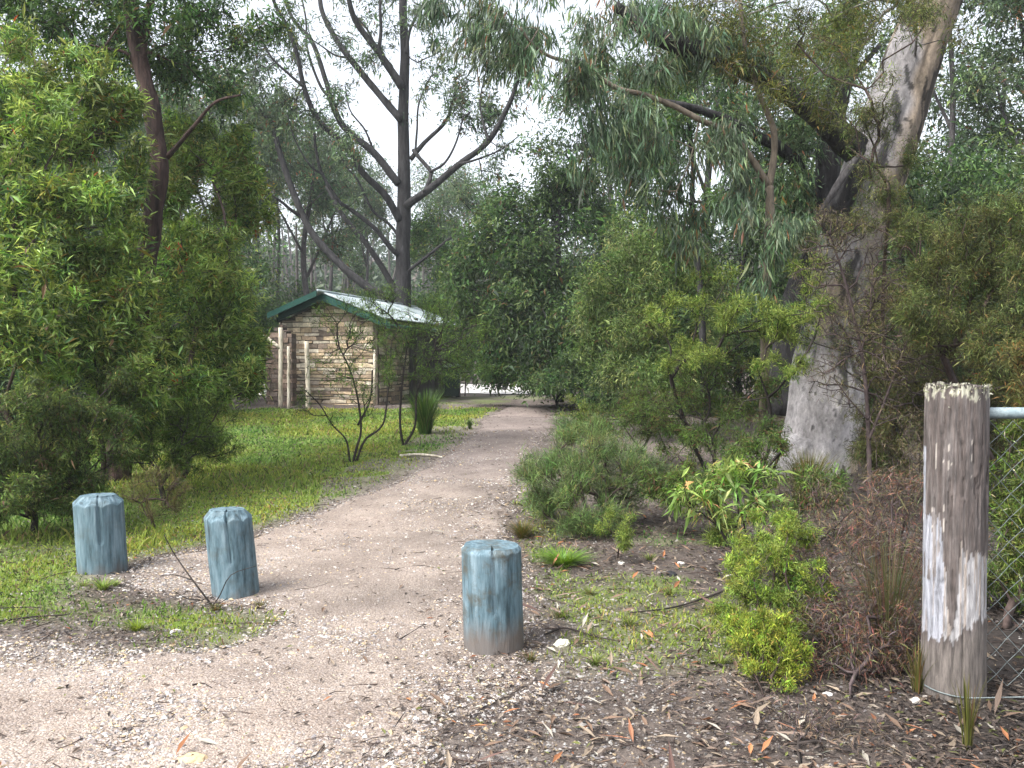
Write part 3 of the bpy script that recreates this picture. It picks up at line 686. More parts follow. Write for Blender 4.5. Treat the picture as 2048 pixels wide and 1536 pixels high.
gh = lambda s: He + .49 * (1 - abs(s - Wg / 2) / (Wg / 2)) - .06
bl = stonewall(0, 0, Wg, 0, gh, .22, SAND) + stonewall(Wg, Ld, Wg, 0, lambda s: He - .05, .22, SAND) 
wl = stonewall(0, 0, 0, 1.9, lambda s: He - .05, .22, SAND)
V, fs, c = cat(bl + wl); o = mesh('wall', V, fs, M['sandstone'], ht, col=c)
# mortar core
core = []
q = np.array([(-.101, -.101, -.2), (Wg + .05, -.101, -.2), (Wg + .05, -.101, He - .10), (Wg / 2, -.101, He + .38), (-.101, -.101, He - .10)]); q2 = q.copy(); q2[:, 1] = Ld
V = HV(np.vstack([q, q2])); k = 5
mesh('wall_core', V, [np.array([[0, 1, 2, 3, 4], [9, 8, 7, 6, 5]]), np.array([[i, i + 5, (i + 1) % 5 + 5, (i + 1) % 5] for i in range(5)])], M['mortar'], ht)
# side wall beyond the stone return, its shade put into the dark colour
V, fs = box((0, 0, 0), (.10, Ld - 2.0, He - .2)); V = HV(V + np.array([-.08, 2.0 + (Ld - 2.0) / 2, (He - .2) / 2])); mesh('shaded_side', V, fs, M['shade_dark_timber'], ht)
for vv in (1.95, 3.6, Ld - .1):
    V, fs = box((0, 0, 0), (.10, .10, He + .1)); mesh('side_post', HV(V + np.array([-.30, vv, He / 2])), fs, M['shade_dark_timber'], ht)
# roof: two corrugated slopes, upper sheet lifted above the barge boards
def slope(sgn, over, lift, v0, v1, name, m, th=.02, corr=.012):
    nu, nv = 2, int((v1 - v0) / .019); half = Wg / 2 + over; rise = .51
    vs = np.linspace(v0, v1, nv); us = np.linspace(0, half, 6); U, Vv = np.meshgrid(us, vs)
    Z = He + rise + lift - U / (Wg / 2) * .49 + corr * np.sin(Vv / .076 * 2 * np.pi)
    X = Wg / 2 + sgn * U
    top = np.stack([X.ravel(), Vv.ravel(), Z.ravel()], 1); bot = top - [0, 0, th]
    nx = 6; i = (np.arange(nv - 1)[:, None] * nx + np.arange(nx - 1)[None]).ravel(); f = np.stack([i, i + 1, i + nx + 1, i + nx], 1); n = len(top)
    e1 = np.arange(nx - 1); e2 = (nv - 1) * nx + e1; s1 = np.arange(nv - 1) * nx + nx - 1
    side = np.concatenate([np.stack([e1, e1 + 1, e1 + 1 + n, e1 + n], 1), np.stack([e2, e2 + 1, e2 + 1 + n, e2 + n], 1), np.stack([s1, s1 + nx, s1 + nx + n, s1 + n], 1)])
    return HV(np.vstack([top, bot])), [np.vstack([f, f[:, ::-1] + n, side])]
V, fs, _ = cat([slope(1, .06, .10, -.55, Ld + .4, '', None), slope(-1, .42, .10, -.34, Ld + .4, '', None)])
rf_ = mesh('roof', V, fs, M['roof'], ht, smooth=False)
def board(p0, p1, w, th, name, m, parent=ht):
    p0, p1 = np.array(p0, float), np.array(p1, float)
    off = np.array([0, 0, w]); t = np.array([0, th, 0])
    q = np.array([p0, p1, p1 + off, p0 + off, p0 + t, p1 + t, p1 + off + t, p0 + off + t])
    return mesh(name, HV(q), [np.array([[0, 1, 2, 3], [7, 6, 5, 4], [0, 4, 5, 1], [1, 5, 6, 2], [2, 6, 7, 3], [3, 7, 4, 0]])], M[m], parent)
zr0 = He + .51; sl = .49 / (Wg / 2)
bw = .17
board((Wg / 2, -.36, zr0 - bw + .05), (Wg / 2 + 1.20, -.36, zr0 - bw + .05 - 1.20 * sl), bw, .035, 'barge_board', 'green_paint')
board((Wg / 2, -.36, zr0 - bw + .05), (Wg / 2 - 1.80, -.36, zr0 - bw + .05 - 1.80 * sl), bw, .035, 'barge_board', 'green_paint')
board((Wg / 2 + .02, -.60, zr0 - .02), (Wg / 2 + 1.36, -.60, zr0 - .02 - 1.34 * sl), .14, .035, 'barge_board', 'green_paint')
# fascia / gutter on the right eave
q0 = (Wg / 2 - 1.80, -.30, He + .51 - 1.80 * sl - .05); q = np.array([q0, (q0[0], Ld + .4, q0[2])])
V, fs = sweep(HV(q)[[0, 1]].repeat(1, 0), np.array([.05, .05]), 8); mesh('gutter', V, fs, M['green_paint'], ht, smooth=True)
# soffit beam
board((Wg / 2 + 1.28, -.3, He - .12), (Wg / 2 + 1.28, Ld, He - .12), .12, .05, 'soffit_beam', 'green_paint')
# privacy screen wall left of the gable front, with rubble top
sw = stonewall(Wg + .0, -.75, Wg - .72, -.75, lambda s: 1.72 + .25 * math.sin(min(1, max(0, s / .72)) * math.pi) , .22, [(.24, .17, .135), (.16, .12, .10), (.30, .22, .17), (.20, .16, .135)], .10, (.12, .3))
V, fs, c = cat(sw)
scr = mesh('screen_wall', V, fs, M['sandstone'], ht, col=c)
V, fs = box((0, 0, 0), (.69, .202, 1.72)); mesh('screen_core', HV(V + np.array([Wg - .36, -.75, .86])), fs, M['mortar'], ht)
def cpost(x, y0, y1, d, w, name='verandah_post', m='cream_paint', lean=0):
    A, B = P(x, y0, d), P(x + lean, y1, d); A[2] = float(hgt(A[0], A[1])) - .1
    A -= np.array([cor[0], cor[1], hz0]); B -= np.array([cor[0], cor[1], hz0])
    pts = np.linspace(A, B, 8) + RNG.normal(0, .006, (8, 3)); V, fs = sweep(pts, np.linspace(1, .92, 8) * w * d / F / 2, 10, .1, 5); mesh(name, V, fs, M[m], ht, smooth=True)
cpost(561, 810, 655, 20.1, 9); cpost(577, 810, 692, 20.0, 6); cpost(617, 813, 682, 20.0, 10, lean=-4)
A, B = P(527, 671, 20.1), P(561, 697, 20.1); V, fs = sweep(np.linspace(A, B, 5) - np.array([cor[0], cor[1], hz0]), np.full(5, .05), 8, .1, 3); mesh('brace', V, fs, M['cream_paint'], ht, smooth=True)
V, fs = sweep(np.array([P(749, 812, 20.4), P(749, 700, 20.4)]) - np.array([cor[0], cor[1], hz0]), np.array([.03, .03]), 8); mesh('corner_pipe', V, fs, M['cream_paint'], ht, smooth=True)
# roof ridge cap
V, fs = sweep(HV([(Wg / 2, -.58, zr0 + .115), (Wg / 2, Ld + .4, zr0 + .115)]), np.array([.035, .035]), 8); mesh('ridge_cap', V, fs, M['roof'], ht, smooth=True)

# wheelie bin
bp = np.array([P(902, 792, 25.5)[0], 25.5, 0]); bp[2] = float(hgt(bp[0], bp[1]))
bt = thing('rubbish_bin', 'dark green rubbish bin with pale lid beside the hut', 'bin', bp); bt.rotation_euler = (0, 0, .2)
q = np.array([(-.2, -.2, .06), (.2, -.2, .06), (.2, .2, .06), (-.2, .2, .06), (-.27, -.27, .92), (.27, -.27, .92), (.27, .27, .92), (-.27, .27, .92)])
mesh('body', q, [np.array([[3, 2, 1, 0], [4, 5, 6, 7], [0, 1, 5, 4], [1, 2, 6, 5], [2, 3, 7, 6], [3, 0, 4, 7]])], M['bin'], bt)
q = np.array([(-.29, -.30, .925), (.29, -.30, .925), (.29, .30, .925), (-.29, .30, .925), (-.24, -.25, .99), (.24, -.25, .99), (.24, .27, 1.03), (-.24, .27, 1.03)])
mesh('lid', q, [np.array([[3, 2, 1, 0], [4, 5, 6, 7], [0, 1, 5, 4], [1, 2, 6, 5], [2, 3, 7, 6], [3, 0, 4, 7]])], M['bin_lid'], bt)
for sx in (-.2, .2):
    V, fs = sweep(np.array([(sx - .025, .22, .09), (sx + .025, .22, .09)]), np.array([.09, .09]), 14); mesh('wheel', V, fs, M['bark_dark'], bt)

# ------------------------------------------------------------------ hero trees
def D(lst, d0, d1, w0, w1):
    n = len(lst); return [(x, y, d0 + (d1 - d0) * i / (n - 1), w0 + (w1 - w0) * (i / (n - 1)) ** .8) for i, (x, y) in enumerate(lst)]
def px_keep(regions):
    """drop twig tips that fall into open gaps (ellipses in photo measure)"""
    def k(t):
        X = 1024 + F * t[:, 0] / t[:, 1]; Y = HZ - F * (t[:, 2] - CAMH) / t[:, 1]; ok = np.ones(len(t), bool)
        for (x, y, rx, ry) in regions: ok &= ((X - x) / rx) ** 2 + ((Y - y) / ry) ** 2 > 1
        return ok
    return k
T0 = 26.0
gumL = [D([(812, 800), (808, 640), (806, 500), (808, 400), (808, 330), (806, 240), (808, 180), (810, 100), (806, 20), (808, -80), (800, -250)], T0, T0 + .5, 36, 12),
        D([(797, 368), (749, 307), (687, 253), (662, 199), (653, 166), (624, 83), (583, 33), (560, -60)], T0, T0 + 1.5, 17, 6),
        D([(799, 440), (770, 390), (724, 344), (695, 295), (637, 241), (608, 174), (595, 112), (575, 54), (550, 8), (530, -60)], T0, T0 - 2, 16, 6),
        D([(802, 240), (757, 187), (699, 116), (670, 75), (645, 25), (637, -30)], T0, T0 + 1, 16, 8),
        D([(804, 174), (757, 104), (716, 50), (699, 5), (690, -60)], T0, T0 - 1, 17, 8), D([(757, 104), (762, 60), (760, 10), (765, -50)], T0 - .3, T0, 8, 5),
        D([(755, 100), (735, 60), (710, 30)], T0 - .3, T0, 5, 3),
        D([(814, 412), (828, 400), (861, 377), (919, 328), (977, 282), (1019, 207), (1035, 158), (1045, 110)], T0, T0 - 2, 18, 7),
        D([(850, 384), (855, 372), (861, 344), (838, 315), (826, 300)], T0 - .6, T0, 10, 7), D([(861, 344), (890, 325), (912, 285), (927, 232)], T0 - .5, T0 - 1, 6, 3),
        D([(822, 318), (850, 284), (890, 245), (905, 205), (915, 165)], T0, T0 + .8, 10, 5), D([(830, 310), (834, 260), (838, 207), (861, 153)], T0, T0 + .5, 5, 3),
        D([(800, 510), (785, 500), (749, 456), (700, 418), (678, 402), (645, 349), (632, 300), (629, 266)], T0, T0 - 1.5, 11, 5),
        D([(803, 620), (797, 593), (757, 523), (724, 477), (683, 427), (654, 373)], T0, T0 + 2, 15, 8),
        D([(815, 545), (828, 533), (860, 508), (894, 481), (930, 455), (961, 427), (985, 405)], T0, T0 - 1, 8, 3),
        D([(802, 480), (780, 450), (745, 420), (715, 360), (690, 330), (668, 280)], T0, T0 + 1, 7, 3), D([(663, 199), (640, 170), (615, 100), (612, 40), (600, -20)], T0 + 1, T0 + 1.4, 7, 3), D([(749, 307), (730, 260), (700, 220), (690, 170)], T0 + .4, T0, 5, 2),
        D([(608, 174), (580, 150), (540, 110), (510, 40)], T0 - 1.5, T0 - 2, 7, 3), D([(699, 116), (670, 110), (640, 90), (610, 70)], T0 + .6, T0 + .6, 5, 2), D([(977, 282), (965, 240), (960, 200), (970, 150)], T0 - 1.4, T0 - 1, 6, 2), D([(919, 328), (950, 320), (1000, 300), (1040, 270)], T0 - 1, T0 - 1.5, 6, 2),
        D([(645, 349), (620, 330), (590, 280), (575, 230)], T0 - 1.3, T0 - 2, 5, 2), D([(812, 108), (820, 60), (840, 20), (860, -20)], T0, T0, 7, 4), D([(828, 5), (850, 15), (875, 30)], T0, T0, 3, 2)]
plant('gum_tree', 'tall dark forked gum tree rising behind the hut against open sky', 'tree', [P(812, 790, T0)[0], T0, float(hgt(P(812, 790, T0)[0], T0)) - .2], None,
      [(640, 60, 110, 90, 26, 90), (560, 120, 70, 120, 25, 90), (600, 250, 70, 80, 25, 60), (700, 10, 90, 50, 27, 60), (680, 200, 40, 60, 27, 25), (900, 60, 90, 80, 26, 55), (1000, 150, 70, 90, 25, 90), (950, 230, 60, 60, 26, 50), (1010, 260, 50, 50, 25, 40), (890, 190, 40, 60, 26, 24), (770, 60, 30, 50, 26, 14),
       (900, 340, 40, 40, 26, 8), (960, 400, 50, 40, 25, 30), (800, -60, 200, 60, 26, 90), (860, 230, 40, 70, 26, 14), (740, 150, 50, 70, 26, 26), (700, 330, 60, 70, 25, 50), (900, 150, 60, 90, 26, 46), (980, 330, 50, 50, 25, 24), (640, 180, 50, 60, 25, 40), (860, 80, 60, 60, 26, 36), (720, 430, 60, 40, 26, 20)],
      KIND(18, (.09, .18), .28, .4, 1.2, .11, GUM, 'leaf_gum'), 'bark_dark', r0=.0075, rmax=.04, seg=.4, alpha=.25, trunk=gumL, seed=5, clump=.42, names=('trunk', 'crown'), lsides=14,
      keep=px_keep([(860, 340, 42, 110), (735, 230, 50, 46), (760, 300, 36, 30), (930, 310, 24, 36)]))

# leaning dark tree behind, to the left
plant('leaning_tree', 'dark bare leaning tree with side branches left of the hut roof', 'tree', [P(772, 792, 24.5)[0], 24.5, float(hgt(P(772, 792, 24.5)[0], 24.5)) - .1], None,
      [(480, 120, 90, 110, 25, 70), (520, 250, 50, 60, 25, 25), (400, 180, 70, 80, 26, 50)], KIND(40, (.10, .17), .30, .3, 1.2, .15, GUM, 'leaf_gum'), 'bark_dark', r0=.006, rmax=.03, seg=.5, alpha=.25,
      trunk=[D([(775, 800), (768, 610), (735, 575), (687, 535), (629, 473), (604, 427), (575, 353), (555, 290), (546, 249), (520, 220), (495, 195), (450, 140)], 24.5, 25.5, 19, 8),
             D([(608, 438), (580, 418), (562, 403), (535, 385), (517, 369)], 25, 24, 8, 3), D([(600, 425), (625, 405), (650, 380)], 25, 25.4, 3, 1.5)], seed=6, names=('trunk', 'crown'))
# reddish trunk at left, its crown above the frame and round it
RT = G(235, 958); rd = RT[1]
plant('stringybark_tree', 'reddish brown rough barked tree rising through the left bushes', 'tree', RT - [0, 0, .1], None,
      [(330, 60, 160, 110, rd + .6, 170), (110, 50, 140, 100, rd + 1, 130), (470, 60, 100, 100, rd + 1.5, 100), (30, 30, 90, 80, rd + 1.2, 60), (200, -180, 300, 160, rd, 120), (420, 200, 90, 70, rd + 1, 36), (250, -20, 160, 60, rd + .4, 50)],
      KIND(38, (.05, .10), .27, .3, 1.2, .09, GUM2, 'leaf_gum'), 'bark_red', r0=.0025, rmax=.016, seg=.25, alpha=.3,
      trunk=[D([(232, 975), (240, 880), (247, 800), (262, 700), (277, 620), (296, 500), (308, 420), (319, 345), (314, 290), (302, 215), (284, 140), (270, 80), (262, 0), (258, -120), (240, -300)], rd, rd + .3, 50, 24),
             D([(284, 120), (290, 60), (302, 0), (320, -80)], rd + .2, rd + .5, 18, 12), D([(330, 318), (352, 295), (390, 250), (430, 205), (480, 190)], rd + .2, rd - .3, 12, 4),
             D([(272, 130), (250, 105), (208, 96), (180, 90)], rd + .2, rd, 8, 3), D([(208, 96), (225, 70), (240, 50)], rd, rd, 5, 3), D([(296, 105), (320, 112), (345, 125)], rd + .2, rd + .4, 6, 3)],
      seed=7, names=('trunk', 'crown'), rough=.28, lsides=20, clump=.3)
# left bright green wattles
LK = KIND(40, (.05, .11), .19, .05, 1.05, .05, GREEN_W, 'leaf', .2, .12)
def wb(label, base, blobs, seed, grp='bright green leafy bushes on the left', kd=LK, nm='wattle_bush', **k):
    b = G(*base); kw = dict(r0=.0022, rmax=.035, seg=.14, alpha=.4, seed=seed, group=grp); kw.update(k)
    plant(nm, label, 'bush', b - [0, 0, .02], None, blobs, kd, kw.pop('bark', 'twig'), **kw)
wb('large bright green narrow leafed bush at the far left edge', (60, 1035), [(30, 330, 150, 200, 8.2, 400), (100, 210, 140, 120, 8.6, 270), (20, 140, 90, 60, 9.0, 90), (230, 260, 70, 80, 9.0, 90), (140, 520, 150, 150, 7.8, 330), (0, 650, 150, 130, 7.4, 210), (-120, 400, 120, 300, 8, 160), (-60, 100, 150, 100, 9, 60), (220, 330, 90, 130, 8.8, 130)], 21, clump=.2)
wb('tall bright green bush right of the reddish trunk', (330, 985), [(420, 420, 115, 170, 10.7, 430), (370, 620, 130, 130, 9.9, 380), (440, 270, 70, 60, 10.9, 70), (450, 620, 80, 160, 10.3, 170), (300, 480, 110, 150, 10.8, 170), (400, 290, 100, 70, 10.9, 110), (420, 760, 100, 70, 9.6, 150), (490, 380, 50, 120, 10.9, 70), (340, 840, 110, 60, 9.3, 120)], 22, clump=.2)
wb('green bush hiding the reddish trunk at mid height', (200, 1000), [(170, 660, 110, 110, 8.0, 230), (330, 770, 110, 60, 8.2, 110), (170, 480, 90, 120, 8.3, 140), (150, 800, 120, 60, 8.0, 120), (250, 590, 60, 40, 8.2, 40)], 23, clump=.2)
HK = KIND(46, (.03, .06), .14, .0, 1.0, .03, [((.048, .080, .022), 4), ((.078, .11, .028), 3), ((.026, .040, .015), 3.4), ((.12, .15, .04), 1.2), ((.07, .045, .03), .8)], 'needle')
wb('dark fine leafed shrub thicket below the left bushes', (70, 1065), [(50, 850, 130, 110, 6.9, 480), (150, 880, 110, 100, 7.1, 340), (-40, 960, 90, 90, 6.6, 150), (60, 985, 130, 60, 6.7, 340), (150, 990, 70, 40, 6.9, 120), (190, 790, 90, 60, 7.6, 110)], 24, None, HK, 'heath_bush', clump=.2, bark='twig_black')
wb('thin twiggy green shrub beside the dark trunk base', (330, 1010), [(350, 870, 90, 80, 8.6, 260), (400, 850, 80, 60, 8.9, 150), (310, 940, 70, 60, 8.2, 150), (440, 910, 50, 40, 9, 40)], 25, None, KIND(30, (.025, .06), .15, 0, 1.1, .035, [((.06, .10, .022), 4), ((.10, .15, .03), 2), ((.03, .05, .015), 2)], 'needle'), 'heath_bush', clump=.25, bark='twig_black')
wb('brown wiry grass clump behind the two left bollards', (310, 1055), [(310, 985, 60, 50, 6.7, 120)], 26, None, KIND(22, (.04, .10), .04, -.6, .7, .02, [((.09, .075, .03), 3), ((.07, .085, .025), 3), ((.045, .03, .02), 2)], 'grass'), 'wiry_shrub', bark='twig')

# open shrubs on the lawn
SK = KIND(26, (.03, .07), .13, .0, 1.0, .03, [((.055, .10, .025), 4), ((.10, .16, .03), 3), ((.035, .06, .018), 2)], 'needle')
bs = G(706, 925)
plant('open_shrub', 'sparse many stemmed shrub with dark twigs on the lawn before the hut', 'shrub', bs, None,
      [(720, 700, 110, 90, bs[1], 150), (690, 640, 60, 50, bs[1] + .2, 60), (640, 800, 60, 50, bs[1], 34), (770, 800, 50, 60, bs[1] - .2, 30), (790, 690, 50, 60, bs[1], 36)], dict(SK, n=20), 'twig_black',
      r0=.0028, rmax=.022, seg=.16, alpha=.55, seed=31, clump=.3, trunk=[D([(706, 928), (712, 900), (722, 860), (716, 800), (700, 740), (676, 690)], bs[1], bs[1], 6, 3), D([(700, 925), (692, 880), (665, 850), (640, 810), (610, 780)], bs[1], bs[1] - .2, 4.5, 2),
      D([(712, 925), (730, 880), (765, 850), (775, 790), (780, 720)], bs[1], bs[1] + .1, 5.5, 2.5), D([(716, 850), (740, 800), (745, 740)], bs[1], bs[1], 5, 3)])
bs = G(808, 890)
plant('open_shrub', 'taller bushy shrub right of the many stemmed one, hiding the hut side', 'shrub', bs, None,
      [(815, 615, 90, 50, bs[1], 200), (890, 675, 100, 70, bs[1] + .2, 200), (800, 720, 60, 70, bs[1], 90), (930, 710, 80, 60, bs[1] + .5, 130), (860, 770, 60, 50, bs[1], 60), (760, 600, 40, 35, bs[1], 34)], dict(SK, n=20), 'twig_black',
      r0=.0028, rmax=.022, seg=.18, alpha=.5, seed=32, clump=.28, trunk=[D([(806, 893), (800, 840), (805, 760), (815, 690)], bs[1], bs[1], 6, 3), D([(808, 893), (830, 850), (835, 780), (870, 700)], bs[1], bs[1] + .1, 6, 3)])
# grass tussocks
def tussock(label, base, n, h, spread, pal, seed, w=.006, grp=None, nm='grass_tussock'):
    b = G(*base); rng = np.random.default_rng(seed); a = rng.uniform(0, 2 * np.pi, n); rr = rng.uniform(0, spread * .22, n)
    p0 = b + np.stack([np.cos(a) * rr, np.sin(a) * rr, np.full(n, -.01)], 1); hh = h * rng.uniform(.55, 1.05, n); out = rng.uniform(.05, 1, n) ** .8 * spread
    dirr = np.stack([np.cos(a), np.sin(a), np.zeros(n)], 1); s = np.stack([-np.sin(a), np.cos(a), np.zeros(n)], 1) * w / 2; Vs = []
    for t in (0, .35, .7): 
        c = p0 + dirr * (out * t ** 1.6)[:, None] + np.array([[0, 0, 1.]]) * (hh * t * (1.12 - .25 * t))[:, None]; Vs += [c - s * (1 - t * .5), c + s * (1 - t * .5)]
    Vs.append(p0 + dirr * out[:, None] + np.array([[0, 0, 1.]]) * (hh * .87)[:, None])
    V = np.stack(Vs, 1).reshape(-1, 3); k = np.arange(n)[:, None] * 7
    q = np.concatenate([k + np.array([[0, 1, 3, 2]]), k + np.array([[2, 3, 5, 4]])]); t3 = k + np.array([[4, 5, 6]])
    c = np.array([x[0] for x in pal])[rng.choice(len(pal), n, p=np.array([x[1] for x in pal], float) / sum(x[1] for x in pal))] * rng.uniform(.7, 1.3, (n, 1))
    t = thing(nm, label, 'grass clump', b, grp); part('blades', V, [q, t3], M['grass'], t, col=np.repeat(c, 7, 0))
TG = [((.05, .11, .02), 4), ((.08, .15, .03), 3), ((.03, .06, .015), 3), ((.13, .15, .04), 1)]; TB = [((.10, .11, .025), 3), ((.14, .12, .04), 3), ((.06, .06, .02), 2), ((.16, .09, .04), 1)]
tussock('big spiky green tussock on the lawn beside the path', (850, 868), 520, .88, .48, TG, 41, .012)
tussock('small dark tussock at the lawn edge beyond the big one', (940, 858), 90, .22, .10, TG, 42, .008)
tussock('golden green grass clump at the foot of the big pale trunk', (1615, 1010), 700, .62, .42, [((.12, .13, .025), 4), ((.07, .085, .02), 3), ((.17, .13, .04), 2)], 43, .005)
tussock('thin upright yellow green grass tuft before the grey post', (1935, 1500), 46, .34, .07, TB, 44, .005)
tussock('wiry dry grass tuft left of the grey post', (1835, 1385), 60, .28, .10, TB, 45, .004)
tussock('small yellow green grass tuft on the island before the bollards', (275, 1262), 120, .075, .10, [((.20, .26, .03), 3), ((.12, .18, .03), 3)], 46, .005)
tussock('grass tuft at the foot of the farthest left bollard', (205, 1180), 130, .10, .12, LAWN, 47, .006)
for k, (x, y, lb) in enumerate([(232, 1172, 'small tuft right of the farthest left bollard foot'), (168, 1172, 'small tuft left of the farthest left bollard foot'), (430, 1222, 'weedy tuft before the second bollard foot'), (520, 1215, 'dry tuft right of the second bollard foot'), (1060, 1322, 'dry tuft right of the largest bollard foot')]):
    tussock(lb, (x, y), 70, .06, .07, TB if k > 1 else LAWN, 150 + k, .004, nm='weed_tuft')
tussock('bright green low weed patch right of the largest bollard', (1125, 1130), 420, .12, .28, [((.09, .18, .025), 4), ((.14, .22, .03), 3)], 48, .008)
tussock('orange green grass tuft at the path bend', (1045, 1075), 320, .17, .20, [((.10, .10, .02), 3), ((.15, .10, .03), 2), ((.05, .07, .02), 3)], 49, .005)

# big pale gum on the right
gd = G(1625, 945)[1] + .2
gumR = [[(1612, 985, gd, 205), (1618, 950, gd, 175), (1632, 905, gd, 148), (1646, 850, gd, 140), (1655, 790, gd, 142), (1658, 720, gd, 132), (1668, 640, gd, 118), (1690, 520, gd, 112), (1728, 400, gd, 120), (1762, 300, gd, 122), (1798, 200, gd + .1, 116), (1832, 100, gd + .1, 106), (1868, 0, gd + .1, 98), (1915, -150, gd + .1, 88), (1950, -320, gd, 70)],
        [(1530, 1000, gd - .45, 46), (1558, 965, gd - .38, 64), (1588, 925, gd - .25, 80), (1622, 870, gd, 84), (1640, 800, gd, 70)], [(1695, 985, gd - .1, 44), (1680, 925, gd - .1, 66), (1665, 860, gd, 74), (1660, 800, gd, 60)]]
def pale_tone(V):
    loc = V; n = fbm(loc[:, 0] * 2.2, loc[:, 1] * 2.2, loc[:, 2] * .9, 301); n2 = fbm(loc[:, 0] * 7, loc[:, 1] * 7, loc[:, 2] * 1.6, 302, 4)
    z = loc[:, 2]; c = np.tile([1.0, .985, .99], (len(V), 1))
    tan = sstep(-.1, .3, n + .25 * (loc[:, 0] - np.interp(z, [0, 1.5, 4], [3.7, 3.9, 4.6])) * 3)[:, None]
    c = c * (1 - tan) + np.array([.92, .77, .58]) * tan
    n3 = fbm(loc[:, 0] * 16, loc[:, 1] * 16, loc[:, 2] * 5, 303, 4); dark = sstep(.26, .34, n2 + .35 * n3 - .08 + .32 * sstep(.8, 1.7, z + .5 * n + .3 * n3) - .14 * sstep(2.2, 2.8, z))[:, None]; c = c * (1 - .8 * dark) * (1 + .28 * n3[:, None])
    
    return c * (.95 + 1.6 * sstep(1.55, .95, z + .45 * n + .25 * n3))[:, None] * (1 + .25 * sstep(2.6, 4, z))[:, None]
plant('big_gum_tree', 'massive pale smooth barked gum leaning right behind the grey post', 'tree', G(1625, 950) + [0, .2, -.15], None,
      [(1560, 30, 200, 120, 9.0, 200), (1400, 60, 160, 120, 9.2, 130), (1750, -20, 160, 110, 8.6, 110), (1650, 140, 110, 90, 8.4, 90), (1880, 60, 90, 80, 9.4, 40), (1800, -200, 400, 160, 9.5, 120), (1480, 150, 90, 60, 8.8, 45)],
      KIND(44, (.035, .075), .16, .1, 1.1, .06, [((.06, .08, .022), 4), ((.10, .115, .03), 3), ((.035, .045, .016), 3), ((.15, .11, .04), .6)], 'needle'), 'bark_pale',
      r0=.0022, rmax=.02, seg=.25, alpha=.3, trunk=gumR, seed=51, names=('trunk', 'crown'), rough=.14, lsides=64, clump=.3, limbcol=pale_tone)
bg = [o for o in bpy.data.objects if o.name == 'big_gum_tree'][0]; gl = np.array(bg.location)
for nm, lb, l, mt, rg in [('limb', 'thick dark broken limb', [(1742, 330, gd, 50), (1712, 300, gd - .1, 56), (1680, 268, gd - .25, 54), (1640, 232, gd - .4, 48), (1595, 198, gd - .6, 43), (1550, 172, gd - .8, 38), (1490, 134, gd - 1, 42), (1430, 108, gd - 1.1, 38), (1360, 92, gd - 1.2, 34), (1290, 60, gd - 1.3, 26), (1230, 10, gd - 1.4, 18)], 'bark_dark', .3),
                      ('bark_strip', 'loose grey strip of hanging bark', [(1722, 308, gd - .5, 9), (1698, 335, gd - .55, 15), (1670, 378, gd - .6, 13), (1645, 418, gd - .6, 9), (1628, 442, gd - .6, 3)], 'bark_grey', .2),
                      ('fissure', None, [(1735, 330, gd - .28, 30), (1712, 345, gd - .36, 40), (1690, 385, gd - .36, 42), (1665, 425, gd - .3, 36), (1650, 470, gd - .2, 16)], 'bark_dark', .3)]:
    pp, rr = limb_sweep(l); V, fs = sweep(pp, rr, 20, rg, 61); o = mesh(nm, V - gl, fs, M[mt], bg, smooth=True)
    if lb: o['label'] = lb

# dark tree just left of the pale trunk
plant('black_trunk_tree', 'nearly black trunked tree close behind the left side of the pale gum', 'tree', [P(1560, 800, 12)[0], 12.0, float(hgt(3.8, 12)) - .1], None,
      [(1600, 200, 120, 130, 11.5, 110), (1500, 330, 100, 100, 11.5, 90), (1700, 90, 90, 90, 12, 60), (1590, 420, 60, 90, 11.4, 60)],
      KIND(36, (.06, .12), .22, .5, 1.0, .08, GUM, 'leaf_gum'), 'bark_dark', r0=.003, rmax=.02, seg=.3, alpha=.3, seed=52,
      trunk=[D([(1560, 830), (1580, 640), (1625, 520), (1650, 400), (1662, 250), (1690, 130), (1705, 0), (1720, -150)], 12, 12, 60, 40),
             D([(1640, 420), (1600, 340), (1567, 301), (1502, 267), (1444, 236), (1380, 215), (1330, 205)], 12, 11, 30, 14), D([(1665, 230), (1710, 150), (1760, 90)], 12, 12.4, 16, 8)], names=('trunk', 'crown'), rough=.22, lsides=16)
